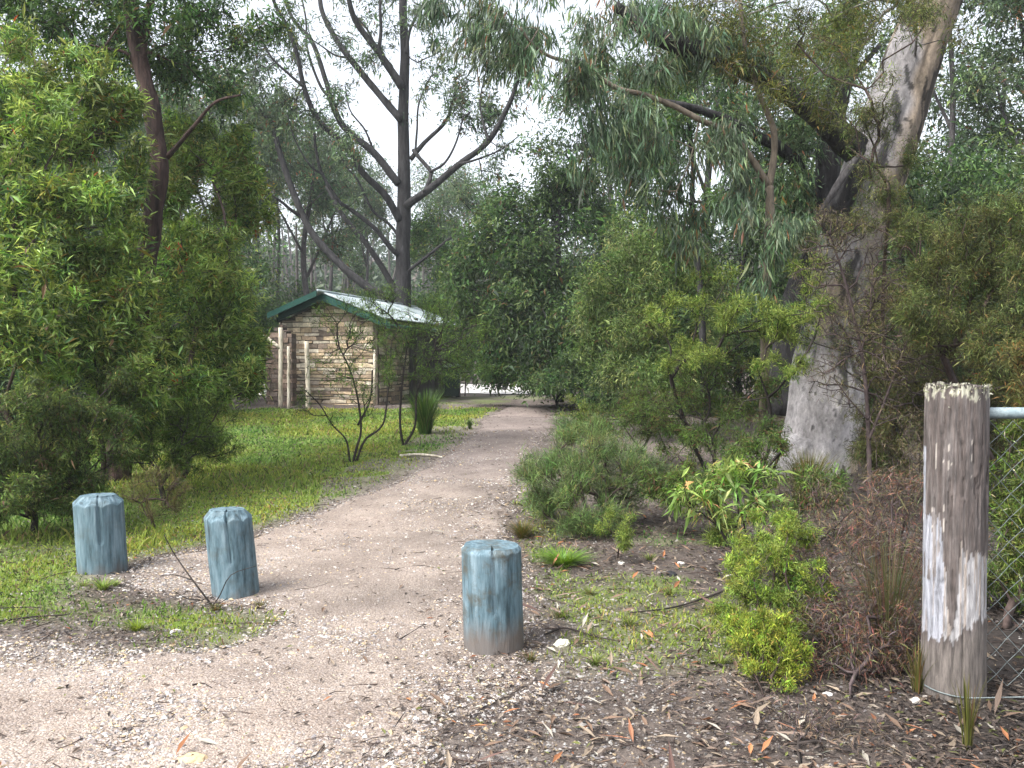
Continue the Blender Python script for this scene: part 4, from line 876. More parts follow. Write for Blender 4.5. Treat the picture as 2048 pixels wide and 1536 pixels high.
# slender gum with tan forked trunk and long drooping sprays of leaves
WK = KIND(24, (.07, .15), .135, 1.5, .7, .07, [((.060, .095, .048), 4), ((.085, .125, .070), 3), ((.030, .052, .026), 3), ((.14, .18, .085), .8), ((.15, .08, .035), .25)], 'leaf_gum', .2, .05, back=.8, up=.2)
plant('weeping_gum_tree', 'slender tan forked gum whose long branch reaches left over the path', 'tree', [P(1528, 850, 9.2)[0], 9.2, float(hgt(2.7, 9.2)) - .1], None,
      [(1130, 190, 90, 70, 8.6, 60), (1000, 90, 100, 100, 8.8, 85), (1220, 270, 90, 100, 8.8, 80), (1320, 360, 80, 100, 9, 70), (1290, 90, 130, 80, 8.9, 95), (1130, 10, 240, 60, 9, 105), (1430, 340, 80, 80, 9, 60), (1100, 60, 80, 40, 9.1, 30), (1400, 470, 60, 70, 9.2, 40), (1560, 480, 60, 70, 8.8, 50), (1540, 590, 40, 70, 8.8, 24), (930, 30, 70, 60, 9, 46), (1440, 60, 100, 70, 9, 60), (1490, 440, 40, 80, 8.8, 26)],
      WK, 'bark_tan', r0=.0017, rmax=.012, seg=.18, alpha=.25, arc=.12, seed=53, clump=.3, lsides=14,
      trunk=[D([(1526, 870), (1530, 700), (1534, 560), (1540, 430), (1538, 372)], 9.2, 9.2, 20, 17), D([(1538, 374), (1548, 310), (1547, 260), (1530, 215), (1512, 170), (1490, 90), (1480, 0)], 9.2, 9, 15, 8),
             D([(1536, 372), (1524, 350), (1485, 294), (1440, 258), (1399, 239), (1348, 212), (1290, 190), (1239, 178), (1200, 156), (1164, 133), (1130, 122), (1098, 112), (1068, 92), (1040, 55)], 9.2, 8.5, 15, 6),
             D([(1200, 156), (1150, 190), (1120, 230)], 8.8, 8.6, 4, 2), D([(1399, 239), (1380, 320), (1350, 390)], 9, 8.9, 4, 2)], names=('trunk', 'crown'),
      keep=px_keep([(1000, 250, 60, 60)]))
# thin dark sapling trees
plant('sapling_tree', 'thin dark sapling standing left of the tan forked gum', 'tree', [P(1400, 800, 12.5)[0], 12.5, float(hgt(2.8, 12.5)) - .1], None,
      [(1330, 300, 90, 110, 12.6, 80), (1420, 420, 60, 80, 12.4, 30), (1400, 200, 80, 80, 12.6, 50)], KIND(30, (.06, .11), .25, .4, 1.1, .08, GUM2, 'leaf_gum'), 'bark_dark', r0=.003, rmax=.014, seg=.3, seed=54,
      trunk=[D([(1408, 820), (1404, 640), (1397, 545), (1388, 470), (1384, 400), (1386, 330), (1378, 240)], 12.5, 12.5, 15, 8), D([(1386, 410), (1350, 394), (1318, 380), (1290, 384)], 12.5, 12, 7, 4), D([(1386, 402), (1420, 410), (1450, 418), (1480, 422)], 12.5, 12.2, 6, 3), D([(1390, 490), (1360, 450), (1320, 415)], 12.5, 12.6, 4, 2)], names=('trunk', 'crown'))
plant('dark_tree', 'dark evergreen tree with a visible black stem above the path end', 'tree', [P(1120, 800, 20)[0], 20., float(hgt(1.1, 20)) - .1], None,
      [(1000, 560, 120, 140, 20, 330), (1080, 670, 130, 110, 19.2, 330), (1130, 440, 100, 90, 20.6, 150), (1030, 430, 90, 70, 20.5, 90), (960, 700, 70, 80, 20.5, 120), (1170, 590, 70, 120, 20, 170), (1150, 340, 120, 90, 21, 120), (1190, 720, 60, 60, 19, 80)],
      KIND(46, (.08, .15), .36, .2, 1.2, .16, DARK, 'leaf'), 'bark_dark', r0=.006, rmax=.06, seg=.4, seed=55, trunk=[D([(1120, 805), (1122, 640), (1118, 540), (1115, 450), (1125, 380)], 20, 20.4, 16, 8), D([(1116, 548), (1095, 525), (1070, 500)], 20, 20, 6, 3)], names=('trunk', 'crown'), clump=.26,
      keep=px_keep([(1130, 500, 34, 38), (965, 780, 70, 20)]))
# mid-distance shrubs
MK = KIND(44, (.05, .10), .22, .1, 1.1, .09, MID, 'leaf')
wb('rounded pale green bush right of the dark evergreen, beyond the path bend', (1300, 872), [(1290, 520, 100, 90, 13.6, 260), (1240, 640, 90, 130, 13.2, 300), (1340, 620, 110, 130, 13.4, 280), (1300, 760, 110, 70, 12.8, 210), (1400, 500, 60, 70, 14, 80)], 61, None, MK, 'pale_green_bush', clump=.26, seg=.22)
wb('low dark bush against the evergreen at the end of the path', (1150, 812), [(1140, 755, 90, 45, 17.5, 160), (1080, 748, 50, 34, 18.5, 80), (1220, 770, 60, 40, 16.5, 90)], 62, None, KIND(40, (.05, .10), .3, .1, 1.1, .09, DARK, 'leaf'), 'dark_bush', clump=.25, seg=.25)
wb('tall green bush left of the evergreen, behind the hut', (930, 792), [(900, 560, 70, 90, 28, 150), (870, 480, 60, 60, 29, 70), (950, 640, 60, 90, 27.5, 110), (870, 640, 60, 60, 29, 70)], 63, None, KIND(44, (.09, .16), .34, .1, 1.1, .16, GUM2, 'leaf'), 'tall_bush', clump=.3, seg=.5)
FK = KIND(36, (.03, .065), .13, -.1, .9, .03, FERN, 'needle')
wb('feathery bright green shrub left of the pale trunk', (1420, 960), [(1420, 580, 70, 60, 9, 100), (1380, 680, 90, 60, 8.8, 130), (1480, 640, 80, 60, 8.8, 110), (1580, 610, 60, 40, 8.6, 60), (1330, 620, 50, 40, 9, 40), (1560, 690, 60, 50, 8.8, 40)], 64, None, FK, 'feathery_shrub', clump=.22, bark='twig_black')
wb('dim green undergrowth shrub between the path and the pale trunk', (1430, 985), [(1420, 800, 120, 80, 9.2, 230), (1480, 880, 100, 60, 8.6, 150), (1330, 820, 90, 60, 9.8, 120), (1530, 800, 40, 60, 8.8, 60), (1400, 720, 100, 60, 9.6, 90)], 65, None, dict(HK, n=42, pal=[((.055, .09, .022), 4), ((.085, .13, .026), 2), ((.03, .042, .014), 4), ((.08, .05, .03), 1)]), 'heath_bush', clump=.24, bark='twig_black')
EK = KIND(48, (.035, .085), .05, -.35, .95, .03, [((.070, .115, .036), 4), ((.11, .16, .055), 3), ((.04, .06, .024), 3), ((.15, .15, .05), 1)], 'needle')
wb('soft dark green needle leafed shrub at the path edge behind the largest bollard', (1180, 1070), [(1170, 930, 110, 75, 7.2, 420), (1100, 960, 70, 60, 7.0, 200), (1250, 950, 80, 70, 7.3, 220), (1160, 1010, 110, 50, 6.8, 230), (1150, 865, 60, 40, 7.6, 80)], 66, None, EK, 'needle_shrub', clump=.2, bark='twig', seg=.08)
wb('small bright feathery seedling below the needle leafed shrub', (1235, 1118), [(1232, 1055, 45, 45, 5.9, 110)], 67, None, dict(FK, n=34, L=(.015, .035), off=.012), 'seedling', clump=.2, seg=.05, rmax=.006, r0=.0012)
YK = [((.12, .18, .045), 4), ((.20, .255, .08), 3), ((.09, .17, .025), 3), ((.36, .20, .10), .7), ((.35, .33, .12), .6)]
yb = G(1490, 1150)
plant('young_wattle', 'young shrub with pale lance leaves tipped pink before the pale trunk', 'shrub', yb, None, [(1450, 950, 60, 30, 5.4, 22), (1520, 980, 60, 40, 5.5, 24), (1410, 1010, 50, 28, 5.3, 16), (1490, 1040, 60, 36, 5.4, 14), (1570, 1030, 40, 30, 5.5, 12), (1390, 985, 36, 24, 5.3, 9), (1470, 990, 100, 60, 5.4, 20)],
      KIND(12, (.05, .105), .17, .15, 1.0, .012, YK, 'leaf', .2, .2, back=.9), 'twig_black', r0=.0018, rmax=.009, seg=.08, alpha=.5, seed=68, clump=.6,
      trunk=[D([(1492, 1155), (1470, 1110), (1440, 1060), (1415, 1020)], 5.4, 5.4, 7, 4), D([(1495, 1155), (1492, 1080), (1480, 1000)], 5.4, 5.5, 6, 3)])
fb2 = G(1535, 1385)
plant('yellow_shrub', 'feathery yellow green shrub in the right foreground beside dead brush', 'shrub', fb2, None,
      [(1530, 1150, 76, 60, 4.0, 210), (1510, 1225, 95, 60, 3.95, 260), (1545, 1270, 60, 40, 3.85, 80), (1600, 1200, 66, 50, 4.1, 110), (1560, 1085, 56, 44, 4.1, 80), (1620, 1150, 50, 34, 4.1, 40), (1590, 1050, 40, 26, 4.2, 26), (1460, 1240, 50, 36, 3.9, 50), (1500, 1100, 50, 50, 4.15, 70), (1550, 1045, 44, 40, 4.25, 46), (1610, 1060, 50, 34, 4.25, 40)],
      KIND(56, (.010, .028), .16, -.1, .9, .012, FERN + [((.18, .24, .03), 2)], 'needle'), 'twig', r0=.0011, rmax=.007, seg=.05, alpha=.45, seed=69, clump=.3)
plant('yellow_shrub', 'smaller more golden shrub at the foot of the feathery green one', 'shrub', G(1530, 1400), None,
      [(1520, 1300, 64, 50, 3.65, 150), (1490, 1255, 34, 44, 3.65, 60), (1590, 1310, 30, 54, 3.6, 60), (1545, 1345, 60, 30, 3.55, 70), (1545, 1240, 24, 44, 3.7, 34)],
      KIND(46, (.010, .026), .18, -.3, .9, .012, YEL, 'needle'), 'twig', r0=.0011, rmax=.006, seg=.05, alpha=.45, seed=70, clump=.3)
# dead brush
def brush(label, base, blobs, seed, bark='twig_purple', n=14, L=(.02, .06), pal=((.055, .040, .038), (.085, .066, .062), (.03, .022, .02), (.11, .08, .05)), nm='dead_brush', r0=.0011, seg=.07, leaves=True, **k):
    kd = KIND(n, L, .06, 0, 1.3, .03, [(p, 1) for p in pal], 'litter') if leaves else None
    plant(nm, label, 'shrub', G(*base), None, blobs, kd, bark, r0=r0, rmax=.009, seg=seg, alpha=.35, seed=seed, clump=.3, wob=.12, **k)
brush('tangle of purplish dead twigs between the yellow shrub and the post', (1700, 1400), [(1730, 1180, 130, 130, 4.1, 750), (1680, 1290, 110, 90, 3.8, 420), (1790, 1290, 70, 100, 3.8, 330), (1640, 1060, 90, 80, 4.5, 170), (1780, 1030, 80, 90, 4.4, 300)], 81, n=14, pal=((.055, .040, .038), (.085, .066, .062), (.03, .022, .02), (.13, .075, .045), (.07, .075, .03), (.10, .04, .03)))
tussock('wiry brown and green stems rising through the purplish tangle', (1775, 1330), 260, .75, .30, [((.10, .09, .04), 3), ((.06, .075, .025), 3), ((.11, .06, .04), 2)], 120, .003, nm='wiry_sedge')
tussock('reddish wiry sedge left of the purplish tangle', (1640, 1240), 160, .42, .25, [((.10, .07, .045), 3), ((.08, .085, .03), 2)], 121, .003, nm='wiry_sedge')
brush('dead reddish twiggy shrub standing before the pale gum trunk', (1740, 1010), [(1700, 560, 110, 130, 7.4, 520), (1780, 640, 110, 120, 7.3, 480), (1740, 760, 110, 90, 7.2, 300), (1680, 460, 70, 50, 7.5, 160), (1860, 700, 90, 120, 7.5, 260)], 82, 'twig_purple', 14, (.02, .05), ((.075, .070, .028), (.10, .075, .055), (.045, .04, .02), (.12, .12, .04)), 'bare_shrub', .0026, .14,
      trunk=[D([(1740, 1015), (1738, 900), (1733, 790), (1722, 700), (1700, 600), (1680, 530), (1660, 470)], 7.3, 7.5, 11, 4), D([(1738, 880), (1770, 800), (1800, 720), (1830, 640)], 7.3, 7.2, 6, 3), D([(1736, 840), (1700, 800), (1670, 760)], 7.3, 7.3, 4, 2), D([(1724, 700), (1740, 620), (1745, 540)], 7.3, 7.3, 5, 2)])
brush('low dark dead brush on the litter at the bottom right', (1600, 1530), [(1560, 1480, 130, 26, 3.2, 150), (1700, 1500, 110, 22, 3.1, 110)], 83, 'twig_black', 5, (.02, .05), leaves=True)
brush('reddish undergrowth behind the post at mid height', (1800, 1080), [(1790, 930, 90, 90, 5.8, 260), (1870, 880, 70, 90, 6.0, 150)], 84, 'twig_purple', 18, (.02, .05), ((.08, .06, .035), (.06, .065, .025), (.04, .03, .022)), 'undergrowth_shrub')
# tea-tree on the right
OK_ = KIND(64, (.024, .055), .12, .15, 1.0, .035, OLIVE, 'needle')
wb('fine leafed olive tree overhanging the post at the right edge', (2040, 1020), [(1980, 480, 100, 110, 6.6, 330), (1900, 600, 110, 90, 6.8, 250), (2060, 600, 80, 160, 6.2, 240), (1850, 500, 90, 70, 7.2, 150), (2010, 720, 70, 60, 6.2, 130), (1780, 420, 80, 60, 7.6, 90), (2100, 430, 80, 90, 6.4, 90)], 71, None, OK_, 'tea_tree', clump=.26)
wb('shaded olive shrub mass behind the grey post', (1900, 960), [(1850, 760, 110, 90, 8.0, 260), (1930, 840, 110, 90, 7.8, 230), (1790, 880, 90, 80, 8.0, 150), (2040, 880, 80, 110, 7.6, 180), (1960, 720, 100, 60, 8, 120)], 72, None, dict(OK_, pal=[((.05, .058, .02), 4), ((.075, .085, .025), 3), ((.03, .03, .014), 4), ((.09, .06, .03), 1)]), 'tea_tree', clump=.26, bark='twig_black')
wb('green and pale weedy shrub behind the wire mesh', (2010, 1260), [(2020, 1000, 60, 90, 4.9, 170), (2060, 1100, 60, 90, 4.7, 150), (2000, 1180, 50, 60, 4.6, 70), (2050, 880, 50, 60, 5, 70)], 73, None, KIND(40, (.02, .06), .14, 0, 1.1, .03, [((.06, .10, .02), 4), ((.11, .14, .03), 2), ((.035, .045, .015), 3), ((.3, .3, .2), .3)], 'needle'), 'weedy_shrub', clump=.24)
wb('orange tipped sprig shrub at the right edge above the rail', (2060, 1180), [(2040, 750, 36, 70, 5.2, 70)], 74, None, dict(OK_, n=30, pal=[((.13, .075, .025), 2), ((.09, .09, .03), 4), ((.05, .06, .02), 3)]), 'sprig_shrub', clump=.3)
wb('hanging olive foliage tree in front of the upper pale trunk', (1830, 1000), [(1760, 300, 60, 90, 7.6, 110), (1730, 180, 90, 80, 7.6, 90), (1640, 60, 90, 60, 7.8, 70), (1850, 300, 60, 60, 7.8, 40), (1800, 40, 80, 70, 7.8, 46)], 75, None, dict(OK_, n=44), 'tea_tree', clump=.3, seg=.25, rmax=.02)
UK = KIND(44, (.03, .065), .15, 0, 1.1, .035, [((.06, .10, .024), 4), ((.10, .15, .03), 2), ((.035, .05, .016), 3), ((.10, .06, .035), .8)], 'needle')
wb('knee high mixed green shrub at the left foot of the pale trunk', (1500, 985), [(1500, 930, 60, 50, 7.6, 90), (1440, 940, 60, 40, 7.4, 70), (1560, 900, 30, 40, 8.2, 30)], 110, None, UK, 'heath_bush', clump=.24, bark='twig_black', seg=.1)
wb('olive green shrub between the path bend and the dim undergrowth', (1290, 905), [(1270, 850, 90, 45, 10.5, 130), (1350, 880, 80, 40, 9.6, 110), (1210, 835, 60, 30, 11.6, 70)], 111, None, UK, 'heath_bush', clump=.24, bark='twig_black', seg=.14)
wb('small leafed shrub right of the needle leafed shrub', (1370, 1030), [(1350, 970, 60, 40, 6.8, 90), (1400, 1000, 50, 30, 6.4, 60)], 112, None, UK, 'heath_bush', clump=.24, bark='twig_black', seg=.1)
wb('tall dim shrub hiding the right flank of the pale trunk', (1780, 985), [(1780, 760, 70, 110, 8.6, 150), (1760, 620, 60, 100, 8.8, 110), (1830, 640, 80, 90, 8.4, 130), (1770, 900, 60, 60, 8, 80)], 113, None, dict(OK_, pal=[((.07, .08, .024), 4), ((.10, .11, .03), 3), ((.04, .04, .018), 3), ((.11, .07, .035), 1)]), 'tea_tree', clump=.26, bark='twig_black', seg=.16)
wb('leafy green shrub before the middle of the pale trunk', (1500, 990), [(1600, 640, 60, 40, 8.2, 60), (1560, 730, 50, 50, 8.2, 50), (1640, 600, 50, 30, 8.0, 40), (1600, 560, 60, 60, 8.6, 46)], 114, None, dict(FK, n=46), 'feathery_shrub', clump=.22, bark='twig_black', seg=.16)
brush('grey brown twiggy brush behind the young wattle', (1620, 1090), [(1600, 1010, 100, 70, 6.0, 200), (1700, 1000, 90, 60, 6.1, 150)], 115, 'twig_purple', 14, (.02, .05), ((.08, .075, .03), (.10, .08, .05), (.045, .04, .025)), 'undergrowth_shrub')
wb('dark leafed scrambling shrub over the middle of the pale trunk', (1765, 985), [(1660, 520, 70, 80, 8.7, 50), (1640, 650, 70, 70, 8.6, 60), (1720, 690, 60, 70, 8.5, 70), (1700, 440, 60, 40, 8.8, 24), (1760, 800, 50, 70, 8.5, 50)], 116, None, dict(OK_, n=30, pal=[((.05, .07, .024), 4), ((.085, .10, .03), 3), ((.03, .035, .016), 4)]), 'scrambling_shrub', clump=.3, bark='twig_black', seg=.16)
wb('dark shrub filling the gap left of the purplish tangle', (1600, 1100), [(1590, 980, 60, 60, 6.4, 60), (1650, 960, 50, 50, 6.4, 50)], 117, None, UK, 'heath_bush', clump=.3, bark='twig_black', seg=.1)
for k, (x, y) in enumerate([(1180, 1190), (1260, 1250), (1120, 1235), (1340, 1190), (1300, 1120), (1400, 1260), (1190, 1330), (1440, 1330)]):
    tussock(['pale green sprig on moss right of the largest bollard', 'low sprig near the long dark stick', 'tiny sprig by the white flat stone', 'low sprig near the charred lump', 'sprig near the young wattle', 'sprig left of the yellow shrubs', 'lone sprig on leaf litter', 'sprig below the yellow shrub on litter'][k], (x, y), 60, .07, .09, [((.12, .17, .04), 3), ((.18, .21, .06), 2), ((.20, .15, .07), 1)], 130 + k, .006, nm='weed_tuft')
# low ground plants
for k, (x, y, lb) in enumerate([(1140, 835, 'yellow green low plant where the path vanishes'), (1215, 815, 'small golden bush right of where the path vanishes'), (1460, 1090, 'tiny green sprig on the litter left of the yellow shrub'), (1080, 1040, 'small olive sprig between path and needle shrub'), (1340, 1010, 'faint green sprig right of the needle shrub'), (1370, 930, 'low green sprig before the dim undergrowth')]):
    b = G(x, y); wb(lb, (x, y), [(x, y - 24 - (k % 2) * 6, 36, 22, b[1], 50)], 90 + k, None, dict(FK, n=30, pal=[FERN, YEL, FERN, HEATH, HEATH, MID][k]), 'low_plant', clump=.3, seg=.06, rmax=.006, r0=.0014)

# fallen sticks and pale stones
def stick(label, pxs, w, m='twig_black', nm='fallen_stick', lift=.015, side=None):
    pts = []
    for p in pxs:
        if len(p) == 3: q = P(*p)
        else: q = G(*p) + [0, 0, lift]
        pts.append(q)
    q = spline(np.array(pts), len(pts) * 5); r = np.linspace(1, .45, len(q)) * w / 2
    t = thing(nm, label, 'stick', q[0]); lst = [sweep(q, r, 8, .2, len(pxs))]
    for s in (side or []):
        s = spline(np.array([P(*p) if len(p) == 3 else G(*p) + [0, 0, lift] for p in s]), 10); lst.append(sweep(s, np.linspace(.7, .25, 10) * w / 2, 6, .2, 2))
    V, fs, _ = cat(lst); part('wood', V, fs, M[m], t, smooth=True)
db = G(405, 1215)[1]
stick('dark broken branch sticking up against the second bollard', [(425, 1212, db), (385, 1160, db), (350, 1110, db + .1), (328, 1070, db + .1)], .012, side=[[(425, 1212, db), (440, 1190, db - .1), (462, 1150, db - .2), (512, 1132, db - .2)], [(385, 1160, db), (350, 1150, db + .2), (320, 1152, db + .3)], [(400, 1200, db), (372, 1196, db), (345, 1180, db)], [(415, 1205, db), (440, 1205, db - .1), (455, 1196, db - .15)]])
stick('dark forked dead branch above the purplish brush', [(1610, 1105, 4.6), (1650, 1070, 4.6), (1680, 1045, 4.6), (1705, 1018, 4.6)], .016, 'twig_black', side=[[(1705, 1018, 4.6), (1722, 1040, 4.6), (1745, 1065, 4.6)]])
stick('long thin dark stick lying from the yellow shrub towards the path', [(1455, 1185), (1400, 1205), (1340, 1222), (1260, 1232)], .014)
stick('pale weathered branch lying beside the lawn and path edge', [(800, 915), (835, 912), (870, 915), (885, 918)], .045, 'cream_paint', 'fallen_branch', .02)
stick('crossed thin sticks on the bare soil at the left edge', [(-20, 1252), (60, 1240), (130, 1235), (150, 1228)], .011, side=[[(0, 1222), (70, 1220), (120, 1228)]])
stick('short dark stick on the gravel below the second bollard', [(385, 1378), (405, 1376), (424, 1384)], .013)
stick('curved dark twig on the gravel left of the largest bollard', [(800, 1285), (825, 1270), (845, 1258), (850, 1264)], .008)
stick('brown stick on litter right of the largest bollard foot', [(1090, 1275), (1130, 1262), (1190, 1280), (1240, 1290)], .012)
stick('thin dark twig lying across the path above the bollard', [(795, 1142), (840, 1136), (880, 1142)], .008)
stick('thin twig lying right of the second bollard on gravel', [(590, 1185), (630, 1180), (665, 1168)], .008, 'twig')
def rock(label, px, s, c, seed):
    rng = np.random.default_rng(seed); b = G(*px); nu, nv = 16, 9
    th = np.linspace(0, 2 * np.pi, nu, endpoint=False); ph = np.linspace(-1.45, 1.45, nv); TH, PH = np.meshgrid(th, ph)
    d = np.stack([np.cos(TH) * np.cos(PH), np.sin(TH) * np.cos(PH), np.sin(PH)], -1).reshape(-1, 3)
    d *= (1 + .35 * fbm(d[:, 0] * 1.5 + seed, d[:, 1] * 1.5, d[:, 2] * 1.5, seed))[:, None]; V = d * np.array([s, s * .7, s * .42])
    i = np.arange(nv - 1)[:, None] * nu; j = np.arange(nu)[None]; j2 = (j + 1) % nu
    f = np.stack([i + j, i + j2, i + nu + j2, i + nu + j], -1).reshape(-1, 4)
    o = mesh('rock', V, [f, ], M['stone'], smooth=False, col=np.array(c)); o.location = b + [0, 0, s * .15]; o['label'] = label; o['category'] = 'stone'; o.rotation_euler = (0, 0, seed)
for q in [('white flat stone on the litter right of the largest bollard', (1125, 1290), .05, (.60, .57, .46), 1), ('small white stone between bollard and young wattle', (1243, 1128), .03, (.55, .53, .48), 2), ('tan stone half buried at the bottom left edge of the picture', (385, 1528), .055, (.44, .33, .2), 3),
          ('white pebble on dark litter under the second bollard', (350, 1266), .028, (.62, .6, .56), 4), ('white pebble on the gravel left of the short dark stick', (124, 1350), .018, (.66, .64, .6), 5), ('pale stone at the foot of the dead brush', (1655, 1392), .022, (.5, .47, .45), 6), ('white stone by the foot of the grey post', (1830, 1405), .028, (.5, .47, .43), 7),
          ('dark charred lump on the moss right of the largest bollard', (1343, 1150), .045, (.02, .02, .022), 8), ('pale stone right of the charred lump on moss', (1362, 1128), .026, (.55, .52, .47), 9)]: rock(*q)

# ------------------------------------------------------------------ background trees: prototypes copied
def proto(name, h, blobs3, kd, bark, seed, trunk3, r0=.012, rmax=.09):
    rng = np.random.default_rng(seed); t = thing(name, '', 'tree', (0, 0, 0)); geo = []; nodes = [np.zeros(3)]; pl = [0.]
    for q, (pts, w0, w1) in enumerate(trunk3):
        p = spline(np.array(pts, float), 16); V, fs = sweep(p, np.linspace(w0, w1, 16), 8, .12, seed + q); geo.append((V, fs)); nodes += list(p[4 if q == 0 else 0::2]); pl += list(np.linspace(0, .4, len(p[4 if q == 0 else 0::2])))
    tips = []
    for (c, r, n) in blobs3:
        k = max(3, n // 9); u = unit(rng.normal(0, 1, (k, 3))) * rng.uniform(.2, 1, (k, 1)) ** .5
        q = u[rng.integers(0, k, n)] + rng.normal(0, .17, (n, 3)); tips.append(np.array(c) + q * np.array(r))
    tips = np.concatenate(tips); tips[:, 2] = np.maximum(tips[:, 2], .1)
    pts, par, ti = grow(nodes, pl, tips, .6, .3, .07, 0, rng); r, c = radii(par, len(nodes), r0 * .6, rmax)
    i = np.arange(len(nodes), len(pts)); geo.append(edges_tubes(pts[par[i]], pts[i], np.minimum(r[par[i]], r[i] * 1.35), r[i], 3))
    V, fs, _ = cat(geo); mesh('trunk', V, fs, M[bark], t, smooth=True)
    V, f, c = foliage(pts, par, ti, kd, rng); mesh('crown', V, [f], M[kd['m']], t, col=c); return t
BK = lambda pal, n=54: KIND(n, (.11, .20), .34, .3, 1.2, .26, pal, 'leaf_gum')
protos = {
 'gum': proto('gum_tree', 13, [((0, 0, 10), (2.6, 2.6, 2), 120), ((1.6, 0, 8), (1.6, 1.6, 1.2), 60), ((-1.7, .4, 8.6), (1.6, 1.6, 1.3), 60), ((.4, -.6, 6.2), (1.3, 1.3, .9), 30)], BK(GUM), 'bark_grey', 101,
              [([(0, 0, -.3), (.1, 0, 3), (-.1, .1, 6), (.3, 0, 9), (.4, 0, 11)], .17, .05), ([(0, 0, 5), (.8, 0, 6.6), (1.7, .1, 8.4)], .07, .03), ([(-.05, 0, 5.8), (-.8, .2, 7.2), (-1.8, .4, 9)], .06, .03)]),
 'slim': proto('slim_gum_tree', 15, [((0, 0, 12), (1.8, 1.8, 2.2), 90), ((.8, 0, 9.5), (1.2, 1.2, 1), 40), ((-.9, 0, 10.4), (1.1, 1.1, 1.1), 40)], BK(GUM), 'bark_grey', 102, [([(0, 0, -.3), (.2, 0, 4), (.1, .1, 8), (.5, 0, 12.5)], .13, .04), ([(.1, 0, 7), (.7, 0, 8.4), (1, 0, 10)], .05, .02)]),
 'bush': proto('understorey_tree', 5, [((0, 0, 3.2), (2.2, 2, 1.6), 130), ((.8, 0, 1.7), (1.8, 1.5, 1.2), 90), ((-1, .2, 1.8), (1.6, 1.4, 1.3), 80)], dict(BK(GUM2, 76), L=(.08, .16), off=.2), 'bark_dark', 103, [([(0, 0, -.2), (.1, 0, 1.2), (0, .1, 2.6), (.2, 0, 4)], .09, .03)], .010, .05),
 'darkbush': proto('understorey_tree', 5, [((0, 0, 3.4), (2.1, 2, 1.8), 140), ((.8, 0, 1.6), (1.9, 1.5, 1.3), 100), ((-1, .2, 1.6), (1.7, 1.4, 1.3), 90)], dict(BK(DARK, 76), L=(.08, .16), off=.2), 'bark_dark', 104, [([(0, 0, -.2), (-.1, 0, 1.2), (0, .1, 2.6), (.2, 0, 4)], .10, .03)], .010, .05),
}
used_p = set()
def place(kind, px, d, sc, label, group, name=None):
    x = (px - 1024) / F * d; p = protos[kind]
    if kind not in used_p: t = p; used_p.add(kind)
    else:
        t = p.copy(); COL.objects.link(t)
        for ch in p.children: 
            c = ch.copy(); COL.objects.link(c); c.parent = t
    t.location = (x, d, float(hgt(x, d))); t.rotation_euler = (0, 0, (px * 7.3 + d) % 6.28); t.scale = (sc, sc, sc * (1 + .1 * math.sin(px))); t['label'] = label; t['group'] = group; t['category'] = 'tree'
GB = 'gum trees in the misty forest behind the hut'
for q in [('gum', 615, 33, .95, 'grey gum directly above the hut roof ridge, behind the leaning tree'), ('slim', 565, 36, .9, 'slim straight gum left of the hut ridge'), ('gum', 440, 31, 1.0, 'gum whose crown fills the gap above the tall left bush'), ('slim', 665, 42, 1.0, 'slim pale gum between the leaning tree and the tall forked gum'),
          ('slim', 735, 46, .9, 'distant slim gum seen under the forked gum limbs'), ('gum', 180, 30, .85, 'gum behind the reddish trunk'), ('gum', 110, 23, .75, 'gum between the reddish trunk and the far left crown'), ('gum', 300, 34, 1.05, 'gum right behind the reddish trunk'), ('gum', 510, 42, 1.1, 'far gum left of the leaning tree'), ('gum', 40, 28, .8, 'gum behind the far left bush, crown against the sky'), ('slim', 330, 30, .9, 'slim gum just right of the reddish trunk top'),
          ('gum', 880, 46, .95, 'small hazy gum right of the forked gum trunk'), ('slim', 945, 50, .9, 'hazy slim gum in the sky gap right of the forked gum'), ('gum', 700, 52, 1.0, 'farthest gum in the gap left of the forked gum trunk'), ('gum', 1010, 34, .62, 'hazy gum above the dark evergreen'), ('gum', 1220, 27, .85, 'gum behind the weeping sprays over the path'), ('slim', 1280, 24, .8, 'pale slim trunk above the rounded pale bush'),
          ('gum', 1420, 22, .85, 'gum filling the gap between sapling and tan forked gum'), ('gum', 1600, 24, .9, 'gum behind the black trunked tree')]: place(*q, GB)
GR = 'gum trees behind the right edge'
for q in [('slim', 1905, 19, .8, 'slim gum right of the leaning pale trunk'), ('gum', 1990, 22, .85, 'gum with a thin straight trunk near the top right corner'), ('slim', 2060, 18, .8, 'slim gum at the very right edge'), ('gum', 1860, 34, .7, 'farther gum behind the slim ones at upper right'), ('gum', 1720, 34, .8, 'gum far behind the pale trunk')]: place(*q, GR)
GU = 'understorey trees filling the wood'
